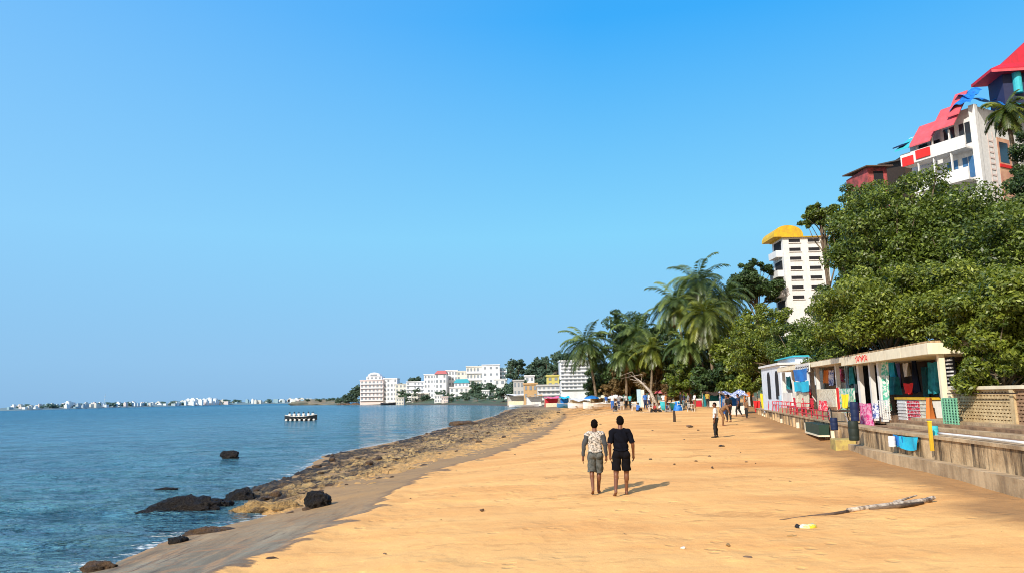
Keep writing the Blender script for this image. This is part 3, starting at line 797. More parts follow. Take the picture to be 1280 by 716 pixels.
MB().fbox(WP, p1 + .003, p1 + .2, 2.12, 2.45, pz0 - .2, pz1 + .033).build('pier', CREAM, pr)
MB().tube([WP(p0 + (p1 - p0) * i / 8, 2.05, pz1 - .08) for i in range(9)], .02, 6).build('hand_rail', DARKWOOD, pr)
# ---- white house behind the parapet (right edge)
h0, h1 = s_at(WP, 1310, 6, 3), s_at(WP, 1233, 6, 3)
ho = thing('veranda_house', WP((h0 + h1) / 2, 6, 1.3), 'cream house with dark shuttered openings behind the beige parapet at right', 'house')
MB().fbox(WP, h0 - 6, h1, 6, 10, 1.3, 3.55, 6).build('wall', CREAM, ho)
MB().fbox(WP, h0 - 6, h1 + .3, 5.3, 10.3, 3.553, 3.7, 6).build('roof', CONC, ho)
MB().fbox(WP, h1 - .12, h1 + .04, 5.7, 5.86, 1.3, 3.55).build('post', TURQ, ho)
for k, (a, b) in enumerate(((.04, .12), (.2, .3), (.42, .55), (.66, .74), (.84, .93))):
    s_a, s_b = h1 - (h1 - h0 + 3) * b, h1 - (h1 - h0 + 3) * a
    w = panel(WP, s_a, s_b, 5.94, 1.6 if k % 2 else 2.1, 3.25, .05).build('window', DARK, ho)
    MB().fbox(WP, s_a - .05, s_a - .003, 5.9, 5.99, 1.55, 3.3).fbox(WP, s_b + .003, s_b + .05, 5.9, 5.99, 1.55, 3.3).fbox(WP, s_a, s_b, 5.9, 5.935, 2.55, 2.6).build('frame', WHITE, w)
hang(1259, 1267, 451, 474, 5.2, REDC, 'red_cloth', 'dark red cloth hanging on the house at the right edge', fr=WP, seed=19)
lattice(WP, s_at(WP, 1238, 5, 3), s_at(WP, 1222, 5, 3), 5, 1.5, 4.0, 6, 14, 'climber_trellis', GREENP, 'tall green trellis behind the leaves left of the house', 'trellis')

# ---- things on the wall
def drum(px, py, hpx, rpx, o, mat, label, name='barrel', fr=WP):
    s = s_at(fr, px, o, 1.3); zb = zpy(fr, s, o, py); k = fr(s, o, zb).y / F * 1.04
    h, r_ = hpx * k, rpx * k; c = fr(s, o, zb)
    t_ = thing(name, c, label, 'barrel')
    prof = [(.92, 0), (.98, .03), (1, .2), (.97, .22), (1, .25), (1, .6), (.97, .62), (1, .65), (.98, .96), (.9, 1.0)]
    MB().tube([c + Vector((0, 0, h * b)) for a, b in prof], [r_ * a for a, b in prof], 18).build('body', mat, t_, smooth=True)
    MB().tube([c + Vector((0, 0, h * b)) for b in (1.0, 1.03)], [r_ * .94, r_ * .92], 18).build('lid', mat, t_)
    return t_
drum(1069, 526, 22, 4.8, .35, NAVY, 'dark blue plastic barrel beside the magenta cloth')
drum(1042, 537, 14, 4.2, -.45, NAVY, 'blue plastic barrel hanging against the stained wall', 'barrel')
drum(1066, 550, 22, 5.8, -.4, M('black_green_plastic', (.02, .03, .025), .6), 'black barrel standing on the sand against the wall under the blue one')
drum(1168, 545, 12, 4, .2, TURQ, 'small turquoise can on the wall beside the yellow post')
drum(1113, 558, 12, 4, -.25, WHITE2, 'white bucket hanging on the wall left of the blue tarp')
hang(1117, 1148, 545, 562, -.10, CYAN, 'blue_tarp', 'folded bright blue tarp hanging over the sea wall', 'tarp', fr=WP, seed=21, amp=.04)
hang(1117, 1128, 544, 557, -.13, BLUE, 'blue_towel', 'dark blue towel lying over the left end of the bright blue tarp', 'towel', fr=WP, seed=22, amp=.03)
s_ = s_at(WP, 1163, -.1, 1.2); zb, zt = zpy(WP, s_, -.12, 563), zpy(WP, s_, -.12, 527)
py_ = thing('yellow_post', WP(s_, -.12, zb), 'yellow painted post fixed to the front of the sea wall', 'post')
MB().fbox(WP, s_ - .036, s_ + .036, -.14, -.06, zb, zt).build('post', YELLOW, py_)
MB().fbox(WP, s_ - .042, s_ + .042, -.15, -.055, zt + .003, zt + .03).build('cap', YELLOWC, py_)
s0, s1_ = s_at(WP, 1034, -.12, .8), s_at(WP, 1016, -.12, .8)
bxo = thing('dark_crate', WP((s0 + s1_) / 2, -.2, .4), 'dark green crate with pale rim hung on the wall below the shops', 'crate')
MB().fbox(WP, s0, s1_, -.45, -.05, .52, .95).build('body', M('dark_green_paint', (.02, .05, .035), .6), bxo)
MB().fbox(WP, s0 - .03, s1_ + .03, -.49, -.05, .45, .517).build('rim', CREAM, bxo)
s0 = s_at(WP, 1058, -.4, .3)
bl = MB().fbox(WP, s0, s0 + 1.0, -.75, -.05, -.3, .62).build('stone_block', M('yellow_stained_block', (.50, .40, .12), .85, col2=(.3, .2, .1), scale=3), loc=WP(s0, -.4, 0))
tag(bevel(bl, .03), 'yellowish concrete block at the end of the wall ledge', 'block')
# handcart with wheels by the blue drum
c = WP(s_at(WP, 1052, .2, 1.15), .2, 1.1)
hc = thing('handcart', c, 'old brown handcart with two thin wheels parked on the wall top', 'handcart')
for k, sgn in enumerate((-1, 1)):
    cc = c + Vector((td.x * .2, td.y * .2, .30)) + Vector((nd.x, nd.y, 0)) * .38 * sgn
    ring = [cc + Vector((td.x * math.cos(a) * .28, td.y * math.cos(a) * .28, math.sin(a) * .28)) for a in np.linspace(0, 2 * PI, 22)]
    w = MB().tube(ring, .022, 6).build('wheel', BLACKR, hc)
    mb = MB()
    for a in np.linspace(0, PI, 5)[:-1]:
        d = Vector((td.x * math.cos(a), td.y * math.cos(a), math.sin(a))) * .27; mb.tube([cc - d, cc + d], .01, 5)
    mb.build('spokes', GREYM, w)
def LC(a, b, z): return c + Vector((td.x * a + nd.x * b, td.y * a + nd.y * b, z))
MB().fbox(lambda s, o, z: LC(s, o, z), -.5, .7, -.3, .3, .42, .48).build('bed', DARKWOOD, hc)
MB().fbox(lambda s, o, z: LC(s, o, z), -.5, .7, -.3, -.26, .483, .62).build('side_board', STEP, hc)
for b in (-.25, .25): MB().tube([LC(-.5, b, .45), LC(-1.2, b, .62)], .022, 6).build('handle', BLEACH, hc)
MB().tube([LC(-.9, .0, .02), LC(-.45, 0, .44)], .02, 6).build('prop', GREYM, hc)
# red plastic chairs on the wall top
def chair(loc, yaw, label, mat=RED, group=None, proto=[None]):
    if proto[0] is not None:
        r_ = copy_tree(proto[0]); r_.location = loc; r_.rotation_euler = (0, 0, yaw); tag(r_, label, 'chair', group); return r_
    r_ = thing('plastic_chair', (0, 0, 0), label, 'chair', group)
    bevel(MB().box(-.23, .23, -.22, .22, .41, .44).build('seat', mat, r_), .012)
    mb = MB()
    for k in range(5): mb.box(-.20 + k * .09, -.155 + k * .09, -.245, -.222, .46, .80)
    mb.box(-.24, .24, -.25, -.217, .803, .90); mb.build('backrest', mat, r_)
    for x in (-1, 1):
        for y in (-1, 1): MB().tube([(x * .20, y * .19, .408), (x * .24, y * .24, 0)], [.028, .02], 8).build('leg', mat, r_)
        MB().tube([(x * .25, -.23, .62), (x * .27, 0, .66), (x * .25, .2, .63), (x * .225, .21, .44)], .02, 8).build('arm', mat, r_)
    proto[0] = r_; r_.location = loc; r_.rotation_euler = (0, 0, yaw); return r_
for k, px in enumerate((962, 966, 970, 974, 979, 984, 990, 996, 1003, 1010)):
    o_ = .35; s_ = s_at(WP, px, o_, 1.4)
    chair(WP(s_, o_, 1.10), random.uniform(1.2, 2.1), 'red plastic chair in the line of chairs on the far wall top', RED, 'red chairs along the wall top')
# red mesh railing behind the chairs
s0, s1_ = s_at(WP, 1040, .1, 1.3), s_at(WP, 990, .1, 1.3)
rl = thing('red_railing', WP((s0 + s1_) / 2, 0, 1.1), 'low dark red railing along the wall in front of the shops', 'railing')
for z in (1.28, 1.5): MB().tube([WP(s0 + (s1_ - s0) * i / 8, -.01, z) for i in range(9)], .028, 6).build('rail', RED, rl)
for i in range(9): MB().tube([WP(s0 + (s1_ - s0) * i / 8, -.01, z) for z in (1.1, 1.53)], .025, 6).build('upright', RED, rl)
# flags
def flag(px, py0, py1, wpx, Y, mat, label):
    b = at(px, py1, Y); tp = at(px, py0, Y); k = Y / F
    g = gh(b.x, b.y)
    f = thing('cloth_flag', (b.x, b.y, g), label, 'flag')
    MB().tube([(b.x, b.y, g - .2), (b.x, b.y, tp.z + .05)], .02, 6).build('pole', BLEACH, f)
    fr = lambda s, o, z: Vector((b.x + s, b.y + o, z))
    cloth(fr, -wpx * k, -.01, 0, tp.z, b.z, 'flag_cloth', mat, '', parent=f, amp=.12, flare=-.45)
flag(951, 500, 515, 8, 62, REDC, 'small red flag hanging at the far end of the wall')
flag(960, 491, 513, 8, 60, YELLOWC, 'yellow flag hanging beside the small red flag')

# ------------------------------------------------------------------ TREES
def leaf_mesh(name, clumps, n, size, seed, up=.45, aspect=.5, shell=.5, tintz=True):
    rg = np.random.default_rng(seed)
    C = np.array([q[:3] for q in clumps]); R = np.array([q[3] for q in clumps])
    pr_ = R ** 2; pr_ = pr_ / pr_.sum()
    idx = rg.choice(len(R), n, p=pr_)
    d = rg.normal(size=(n, 3)); d /= np.linalg.norm(d, axis=1)[:, None]
    rad = R[idx] * (shell + (1.12 - shell) * rg.random(n) ** .7)
    sq = np.array([1, 1, .72])
    P = C[idx] + d * rad[:, None] * sq
    nrm = d * .7 + rg.normal(size=(n, 3)) * .55 + np.array([0, 0, up]); nrm /= np.linalg.norm(nrm, axis=1)[:, None]
    a = np.cross(nrm, rg.normal(size=(n, 3))); a /= np.linalg.norm(a, axis=1)[:, None] + 1e-9
    b = np.cross(nrm, a)
    L_ = size * (.6 + .8 * rg.random(n)); W_ = L_ * aspect
    v0 = P - a * (L_ / 2)[:, None]; v2 = P + a * (L_ / 2)[:, None] - np.array([0, 0, 1]) * (L_ * .12)[:, None]
    v1 = P + b * (W_ / 2)[:, None]; v3 = P - b * (W_ / 2)[:, None]
    V = np.stack([v0, v1, v2, v3], 1).reshape(-1, 3)
    Fq = np.arange(n * 4).reshape(n, 4)
    ct = rg.random(len(R))
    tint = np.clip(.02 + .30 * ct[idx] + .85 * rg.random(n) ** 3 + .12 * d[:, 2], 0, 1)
    return np_mesh(name, V, Fq, fattr={'tint': tint})

def crown_clumps(c, r, n, seed, low=-.45, rr=(.2, .34)):
    rg = random.Random(seed); out = []
    Rm = (r[0] + r[1] + r[2]) / 3
    while len(out) < n:
        d = Vector((rg.gauss(0, 1), rg.gauss(0, 1), rg.gauss(0, 1))).normalized()
        if d.z < low: continue
        f = rg.uniform(.55, .98) if len(out) > n * .2 else rg.uniform(.1, .5)
        q_ = rg.uniform(*rr)
        if len(out) > n * .55: f = rg.uniform(.86, 1.09); q_ *= .58
        out.append((c[0] + d.x * r[0] * f, c[1] + d.y * r[1] * f, c[2] + d.z * r[2] * f, Rm * q_))
    return out

TREES = {}
def tree(loc, htop, rad, label, mat=LEAF_A, n=26000, leaf=.24, seed=1, rz=None, group=None, kind='broadleaf_tree', nc=60, cfrac=.62, share=None, low=-.5, rr=(.2, .34)):
    loc = Vector(loc); H_ = htop - loc.z
    rz = rz or H_ * cfrac / 2
    t_ = thing(kind, loc, label, 'tree', group)
    cz = H_ - rz
    cl = crown_clumps((0, 0, cz), (rad, rad, rz), nc, seed, low, rr)
    rg = random.Random(seed + 99)
    top = Vector((rg.uniform(-.3, .3), rg.uniform(-.3, .3), cz - rz * .3))
    r0 = max(.08, min(H_ * .02, .26, rad * .09))
    mb = MB().tube([(0, 0, -.6), (rg.uniform(-.1, .1), rg.uniform(-.1, .1), top.z * .4), tuple(top)], [r0 * 1.25, r0, r0 * .7], 10)
    mb2 = MB()
    for q in rg.sample(cl, min(22, len(cl))):
        st_ = Vector((0, 0, top.z * rg.uniform(.55, 1))); e = Vector(q[:3]); md = st_.lerp(e, .5) + Vector((rg.uniform(-.3, .3), rg.uniform(-.3, .3), rad * .08))
        mb2.tube([st_, md, e + (e - md) * .12], [r0 * .5, r0 * .28, r0 * .10], 6)
    me = mb.mesh('trunk'); me.materials.append(BARK); o = bpy.data.objects.new('trunk', me); COL.objects.link(o); o.parent = t_
    me = mb2.mesh('limbs'); me.materials.append(LIMB); o = bpy.data.objects.new('limbs', me); COL.objects.link(o); o.parent = t_
    me = leaf_mesh('crown', cl, n, leaf, seed); me.materials.append(mat); o = bpy.data.objects.new('crown', me); COL.objects.link(o); o.parent = t_
    return t_

def ptree(px, pytop, Y, rpx, label, **k):
    p = at(px, pytop, Y); g = hill_at(p.x, p.y) if k.pop('hill', True) else gh(p.x, p.y)
    rd = rpx * Y / F * .92
    return tree((p.x, p.y, g - .1), p.z - rd * .17, rd, label, **k)

ptree(1100, 240, 42, 70, 'big leafy tree at the left shoulder of the green mass above the shops', n=46000, leaf=.20, seed=1, cfrac=.80, nc=110)
ptree(1128, 208, 45, 92, 'tallest leafy tree in the green mass, under the red corrugated shed', n=52000, leaf=.21, seed=2, cfrac=.80, nc=120)
ptree(1195, 232, 40, 105, 'leafy tree directly below the white balcony building', n=54000, leaf=.20, seed=3, cfrac=.80, nc=130)
ptree(1275, 240, 36, 110, 'leafy tree at the right edge below the small palm', n=54000, leaf=.19, seed=4, cfrac=.80, nc=130)
ptree(1100, 325, 33, 90, 'bright leafy tree leaning over the middle of the shop roofs', n=50000, seed=5, cfrac=.62, nc=110, mat=LEAF_B, leaf=.155)
ptree(1180, 318, 31, 100, 'bright leafy tree spreading over the right end of the pavilion roof', n=54000, seed=6, cfrac=.62, nc=120, mat=LEAF_B, leaf=.15)
ptree(1262, 330, 23, 100, 'yellow-green tree hanging over the cream house at right', n=60000, seed=7, cfrac=.54, nc=100, mat=LEAF_B, leaf=.14)
ptree(1064, 232, 58, 34, 'hillside tree between the red shed and the yellow-domed tower', n=22000, seed=29, cfrac=.6, nc=50, leaf=.22)
tree(SP(-1.75, 1.05, 1.25), 4.7, 1.25, 'small leafy tree drooping over the right end of the pavilion', n=15000, seed=27, rz=1.5, nc=64, mat=LEAF_B, leaf=.13, low=-.95, rr=(.16, .3))
ptree(1052, 345, 48, 54, 'leafy tree above the white kiosk end of the shop row', n=40000, leaf=.18, seed=8, cfrac=.85, nc=80)
ptree(1028, 252, 60, 30, 'small tree overlapping the right side of the yellow-domed tower', n=12000, leaf=.2, seed=28, rz=1.2, nc=40)
ptree(958, 378, 72, 50, 'rounded green tree left of the yellow-domed tower', n=34000, seed=9, cfrac=.85, nc=70, mat=LEAF_B, leaf=.24)
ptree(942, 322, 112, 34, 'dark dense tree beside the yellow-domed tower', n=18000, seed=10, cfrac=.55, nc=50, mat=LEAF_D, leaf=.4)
ptree(1004, 392, 60, 54, 'low bushy tree at the foot of the yellow-domed tower', n=34000, seed=11, cfrac=.9, nc=70, leaf=.2)
ptree(1092, 222, 62, 42, 'hillside tree in front of the red corrugated shed', n=26000, seed=12, cfrac=.8, nc=60, leaf=.22)
ptree(1150, 216, 58, 50, 'hillside tree under the dark-roofed shed', n=28000, seed=13, cfrac=.8, nc=60, leaf=.22)
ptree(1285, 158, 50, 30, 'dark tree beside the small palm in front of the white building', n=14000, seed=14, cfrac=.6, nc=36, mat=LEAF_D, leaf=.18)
# hanging foliage right of the pavilion
s_ = s_at(WP, 1212, 4, 3); p = WP(s_, 4.2, 1.3)
tree((p.x, p.y, 1.3), 4.4, 1.15, 'leafy shrub hanging between the pavilion and the cream house', n=9000, leaf=.13, seed=15, cfrac=.9, nc=40, mat=LEAF_B, kind='leafy_shrub')
for k, (px, o_) in enumerate(((1150, 5.5), (1090, 6), (1040, 5.5))):
    p = WP(s_at(WP, px, o_, 3), o_, 1.3)
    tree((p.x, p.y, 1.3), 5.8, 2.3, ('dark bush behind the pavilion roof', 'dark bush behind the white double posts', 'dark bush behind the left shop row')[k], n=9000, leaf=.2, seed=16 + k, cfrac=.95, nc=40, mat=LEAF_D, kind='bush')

# beach-end trees (behind the far sand)
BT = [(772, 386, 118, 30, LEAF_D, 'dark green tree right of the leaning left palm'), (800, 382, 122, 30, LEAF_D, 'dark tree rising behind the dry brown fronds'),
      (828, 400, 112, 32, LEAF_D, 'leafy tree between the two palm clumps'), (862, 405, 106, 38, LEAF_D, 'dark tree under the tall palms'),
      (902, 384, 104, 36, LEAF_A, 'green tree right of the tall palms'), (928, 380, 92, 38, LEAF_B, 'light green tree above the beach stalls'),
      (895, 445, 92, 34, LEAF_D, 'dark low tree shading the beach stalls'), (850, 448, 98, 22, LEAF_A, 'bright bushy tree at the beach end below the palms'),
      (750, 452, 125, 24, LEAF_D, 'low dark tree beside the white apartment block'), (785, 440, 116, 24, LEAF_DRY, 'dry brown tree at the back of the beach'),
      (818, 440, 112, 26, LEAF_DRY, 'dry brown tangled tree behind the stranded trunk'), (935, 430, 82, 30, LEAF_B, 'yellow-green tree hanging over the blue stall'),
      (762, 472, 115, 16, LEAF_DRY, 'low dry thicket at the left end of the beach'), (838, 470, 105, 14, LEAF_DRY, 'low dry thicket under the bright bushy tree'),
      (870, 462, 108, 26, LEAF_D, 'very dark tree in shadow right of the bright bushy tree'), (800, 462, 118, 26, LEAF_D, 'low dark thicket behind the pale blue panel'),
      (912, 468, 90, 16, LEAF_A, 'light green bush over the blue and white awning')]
for k, (px, pt, Y, rp, mt, lb) in enumerate(BT):
    ptree(px, pt, Y, rp, lb, hill=False, n=9000 if rp > 20 else 5000, leaf=.42, seed=30 + k, mat=mt, cfrac=.86, nc=46, low=-.8)

# ------------------------------------------------------------------ PALMS
def palm(base, top, label, nf=36, L_=4.6, mat=LEAF_P, seed=1, dry=True, group=None, lw=.09):
    rg = random.Random(seed); base, top = Vector(base), Vector(top)
    t_ = thing('palm_tree', base, label, 'palm tree', group)
    pts = []
    for i in range(9):
        f = i / 8; q = base.lerp(top, f); q.x += math.sin(f * PI) * .18; pts.append(q)
    pts[0].z -= .5
    MB().tube(pts, [.24 - .11 * (i / 8) for i in range(9)], 10).build('trunk', PALMBARK, t_, smooth=True)
    def frond(mb, az, el, ln, droop, tints, tv):
        rach = []; d = Vector((math.cos(az) * math.cos(el), math.sin(az) * math.cos(el), math.sin(el)))
        n = 22; p = Vector(top)
        for i in range(n + 1):
            rach.append(p.copy()); p = p + d * (ln / n); d = (d + Vector((0, 0, -droop / n * (1 + 1.2 * i / n)))).normalized()
        for i in range(n):
            a, b = rach[i], rach[i + 1]; dd = (b - a).normalized()
            side = dd.cross(Vector((0, 0, 1)));  side = side.normalized() if side.length > .05 else Vector((1, 0, 0))
            upv = side.cross(dd)
            mb.quad(a - side * .03, a + side * .03, b + side * .025, b - side * .025); tints.append(tv * .8)
            if i < 2: continue
            ll = ln * .20 * math.sin(PI * (.12 + .82 * i / n)) ** .7 + .1
            for q in (0, .5):
                o_ = a.lerp(b, q)
                for sg in (-1, 1):
                    tip = o_ + side * sg * ll * .80 + dd * ll * .45 - Vector((0, 0, 1)) * ll * rg.uniform(.25, .6) 
                    mid = o_.lerp(tip, .5) + upv * ll * .10
                    mb.quad(o_, mid + dd * lw * .5, tip, mid - dd * lw * .5); tints.append(min(1, max(0, tv + rg.uniform(-.2, .25))))
    mb = MB(); ti = []
    for k in range(nf):
        el = math.asin(max(-.75, min(.99, 1 - 1.75 * (k + .5) / nf)))
        frond(mb, k * 2.39996 + rg.uniform(-.2, .2), el, L_ * rg.uniform(.8, 1.1), rg.uniform(.9, 1.7), ti, rg.choice((.02, .08, .2, .45, .8)) + (.15 if el > .5 else 0))
    me = mb.mesh('crown'); a_ = me.attributes.new('tint', 'FLOAT', 'FACE'); a_.data.foreach_set('value', ti); link('crown', me, mat, t_)
    if dry:
        mb = MB(); ti = []
        for k in range(7): frond(mb, rg.uniform(0, 6.28), rg.uniform(-1.4, -.8), L_ * .7, .5, ti, rg.uniform(.2, .8))
        me = mb.mesh('dead_fronds'); a_ = me.attributes.new('tint', 'FLOAT', 'FACE'); a_.data.foreach_set('value', ti); link('dead_fronds', me, LEAF_DRY, t_)
    return t_
def ppalm(px, py, Y, label, bx=0, **k):
    tp = at(px, py, Y); bz = gh(tp.x + bx, Y) if 'hz' not in k else k.pop('hz')
    return palm((tp.x + bx, Y, bz - .1), tp, label, **k)
ppalm(872, 352, 104, 'tallest coconut palm with a dark crown above the beach', L_=5.3, seed=1, nf=44, lw=.13)
ppalm(880, 392, 96, 'coconut palm with yellow-green fronds in front of the tallest palm', L_=4.9, seed=2, nf=42, mat=LEAF_PY, bx=.8, lw=.13)
ppalm(845, 378, 100, 'coconut palm at the left of the tall palm clump', L_=4.7, seed=3, bx=1, nf=40, lw=.13)
ppalm(732, 428, 118, 'coconut palm with drooping crown above the white apartment block', L_=5.4, seed=4, bx=1.5, nf=40, lw=.13)
ppalm(797, 416, 114, 'coconut palm in the middle of the beach-end trees', L_=5.4, seed=5, lw=.13, nf=40)
ppalm(815, 436, 108, 'low palm with dry fronds beside the stranded trunk', L_=3.8, seed=6, bx=-.8, mat=LEAF_PY, lw=.11)
ppalm(905, 372, 106, 'coconut palm at the right of the tall palm clump', L_=5.0, seed=7, bx=-1, nf=40, lw=.13)
ppalm(858, 430, 98, 'short palm in the shade under the tall palms', L_=3.8, seed=8, lw=.11)
ppalm(780, 444, 112, 'short palm beside the dry brown tree', L_=3.6, seed=11, lw=.11)
tp = at(1258, 138, 52)
palm((tp.x + .6, 52.5, hill_at(tp.x, 52) - .2), tp, 'small bright palm in front of the white building on the hill', nf=24, L_=2.1, mat=LEAF_PY, seed=9, dry=True, lw=.09)

# stranded bleached trunk at the beach end
a, b = at(792, 470, 96), at(822, 497, 92)
g = gh(b.x, b.y)
fr_ = thing('fallen_trunk', (b.x, b.y, g), 'pale bleached trunk leaning over the crowd at the end of the beach', 'tree trunk')
MB().tube([a, a.lerp(b, .35) + Vector((0, 0, .15)), a.lerp(b, .7), (b.x, b.y, g - .2)], [.09, .13, .19, .30], 10).build('trunk', BLEACH, fr_, smooth=True)
for k in range(6):
    st = a.lerp(b, .05 + .09 * k); MB().tube([st, st + Vector((random.uniform(-1.6, .4), random.uniform(-.5, .5), random.uniform(.2, 1.2))), st + Vector((random.uniform(-2.6, -.4), 0, random.uniform(-.2, 1.2)))], [.05, .035, .012], 6).build('branch', BLEACH, fr_)

# ------------------------------------------------------------------ HILL BUILDINGS
BC = Vector((43.3, 66.0)); ba = Vector((-.47, .883)).normalized(); bb = Vector((ba.y, -ba.x))
def BP(s, o, z): return Vector((BC.x + ba.x * s * .41 + bb.x * o, BC.y + ba.y * s * .41 + bb.y * o, z))
hz0 = 14
bd = thing('white_apartment_building', BP(4, 5, hz0), 'white hillside building with balconies, pink awning roofs and blue tarps', 'building')
MB().fbox(BP, 0, 8.5, 0, 14, hz0, 28.2).build('wall', WHITE2, bd)
MB().fbox(BP, 8.503, 17, .5, 12, hz0, 27.4).build('wall', WHITE2, bd)
MB().fbox(BP, -.5, 0.9, -.45, -.003, hz0, 28.25).build('corner_pier', WHITE2, bd)
for z, s1_ in ((24.3, 16.5), (21.3, 13.5)):
    bl = MB().fbox(BP, .95, s1_, -1.5, -.003 , z - .18, z).build('balcony', WHITE2, bd)
    MB().fbox(BP, .95, s1_, -1.5, -1.38, z + .003, z + 1.0, 4).build('parapet', WHITE2, bl)
    for s_ in (4.5, 8.6, 12.4): 
        if s_ < s1_: MB().fbox(BP, s_, s_ + .22, -1.36, -1.15, z + .003, z + (2.0 if z > 22 else 3.2)).build('post', WHITE2, bl)
for z in (24.9, 21.6):
    for s_, w_k in ((1.4, 2.6), (5.0, 2.6)):
        w = panel(BP, s_, s_ + w_k, -.05, z, z + 2.0, .04).build('window', BLUEGLASS if z < 23 else GLASS, bd)
        MB().fbox(BP, s_ - .08, s_ - .003, -.09, -.005, z - .08, z + 2.08).fbox(BP, s_ + w_k / 2 - .04, s_ + w_k / 2 + .04, -.09, -.052, z, z + 2).build('frame', WHITE, w)
for s_ in (9.5, 12.5): panel(BP, s_, s_ + 2.2, .45, 24.4, 26.3, .04).build('window', GLASS, bd)
MB().fbox(BP, 9, 12.5, -1.62, -1.52, 24.35, 25.2).build('balcony_cloth', REDC, bd, label='red balcony front')
MB().fbox(BP, 13.2, 16, -1.62, -1.52, 24.0, 24.9).build('balcony_cloth', REDC, bd, label='red balcony front')
MB().fbox(BP, 3.5, 8, -1.66, -1.51, 17.2, 18.4).build('balcony', PINK, bd)
# pink awning roofs
def slope(fr, s0, s1, o0, z0, o1, z1, th=.12, n=1): 
    mb = MB()
    mb.hexa([fr(s0, o0, z0), fr(s0, o1, z1), fr(s1, o1, z1), fr(s1, o0, z0), fr(s0, o0, z0 + th), fr(s0, o1, z1 + th), fr(s1, o1, z1 + th), fr(s1, o0, z0 + th)]); return mb
slope(BP, 8.2, 13.6, -1.9, 25.6, .2, 28.0).build('awning', PINK, bd)
slope(BP, 2.4, 8.0, -1.9, 26.4, .2, 28.9).build('awning', PINK, bd, label='pink sheet awning over the upper balcony')
slope(BP, 1.5, 4.4, -1.5, 27.4, .25, 29.9).build('awning', PINK, bd)
slope(BP, 13.3, 17, -2.0, 25.6, .6, 27.3).build('awning', TURQ, bd, label='turquoise awning at the far end')
slope(BP, 15.0, 17.6, -1.9, 26.0, .6, 27.0).build('awning', NAVY, bd)
# front face (towards the beach)
fp = lambda s, o, z: BP(s, o, z)
MB().fbox(BP, -.06, -.003, 2.9, 5.0, 19.5, 25.6).build('front_panel', M('peach_panel', (.66, .40, .26), .7, col2=(.50, .22, .16), scale=1.2), bd)
w = MB().fbox(BP, -.10, -.063, 3.2, 4.6, 23.2, 25.2).build('window', GLASS, bd)
MB().fbox(BP, -.30, -.103, 2.9, 4.9, 22.7, 23.0).build('sill', REDC, w)
MB().fbox(BP, -.14, -.003, 5.1, 5.5, 18, 25.8).build('pipe_box', DARKWOOD, bd)
mb = MB()
for k in range(13): mb.fbox(BP, -.12, -.06, 1.5, 2.2, 18.4 + k * .55, 18.55 + k * .55)
mb.fbox(BP, -.12, -.06, 1.42, 1.497, 18, 26).fbox(BP, -.12, -.06, 2.203, 2.28, 18, 26); mb.build('trellis', M('pinkish_white', (.72, .58, .54), .7), bd)
# blue tarps
def tarp(fr, s0, s1, o0, o1, zf, name, mat, parent, n=14):
    Vv = []
    for i in range(n):
        for j in range(n):
            a = i / (n - 1); b = j / (n - 1)
            Vv.append(tuple(fr(s0 + (s1 - s0) * a, o0 + (o1 - o0) * b, zf(a, b) + .12 * math.sin(a * 11 + b * 5) + .08 * math.sin(b * 17))))
    return link(name, np_mesh(name, Vv, grid_faces(n, n)), mat, parent, None, True)
tarp(BP, -.9, 4.0, -1.3, .9, lambda a, b: 28.1 + 1.9 * b + .3 * math.sin(a * PI), 'tarp', BLUE, bd)
tarp(BP, -2.6, 3.5, -.7, 4.6, lambda a, b: 28.25 + 1.5 * a + .3 * b, 'tarp', BLUE, bd)
tarp(BP, -4.2, 2, 4.2, 13, lambda a, b: 28.4 + 1.6 * a + .3 * b, 'tarp', CYAN, bd)
# upper house with red pyramid roof
ua_ = Vector((.10, .995)); ub_ = Vector((.995, -.10))
def UP(s, o, z): return Vector((BC.x + ua_.x * s * .78 + ub_.x * o, BC.y + ua_.y * s * .78 + ub_.y * o, z))
uh = thing('red_roof_house', UP(6, 8, 28.3), 'house on the hilltop with a big bright red pyramid roof and turquoise column', 'house')
MB().fbox(UP, 1.6, 4.8, 3.4, 17, 28.3, 32.0).build('wall', M('dark_blue_wall', (.03, .035, .09), .7), uh)
def pyramid(s0, s1, o0, o1, z, zp, sc, oc):
    mb = MB(); c4 = [UP(s0, o0, z), UP(s0, o1, z), UP(s1, o1, z), UP(s1, o0, z)]; e4 = [q + Vector((0, 0, .28)) for q in c4]; mm = [UP(s0 + 1.2, o0 + 1.6, z + 1.1), UP(s0 + 1.2, o1 - 1.6, z + 1.1), UP(s1 - 1.2, o1 - 1.6, z + 1.1), UP(s1 - 1.2, o0 + 1.6, z + 1.1)]; pk = UP(sc, oc, zp)
    mb.quad(*reversed(c4))
    for i in range(4):
        j = (i + 1) % 4; mb.quad(c4[i], c4[j], e4[j], e4[i]); mb.quad(e4[i], e4[j], mm[j], mm[i]); mb.quad(mm[i], mm[j], pk)
    return mb
pyramid(0.4, 5.2, 2.0, 19, 31.6, 39.2, 2.8, 11).build('roof', REDROOF, uh)
MB().fbox(UP, .34, .40, 2.0, 19, 31.5, 31.75).build('eave_board', PINK, uh)
MB().tube([UP(1.4, 4.6, 29.6), UP(1.4, 4.6, 31.58)], .38, 14).build('column', TURQ, uh)
MB().tube([UP(1.4, 9, 29.6), UP(1.4, 9, 31.58)], .38, 14).build('column', TURQ, uh)
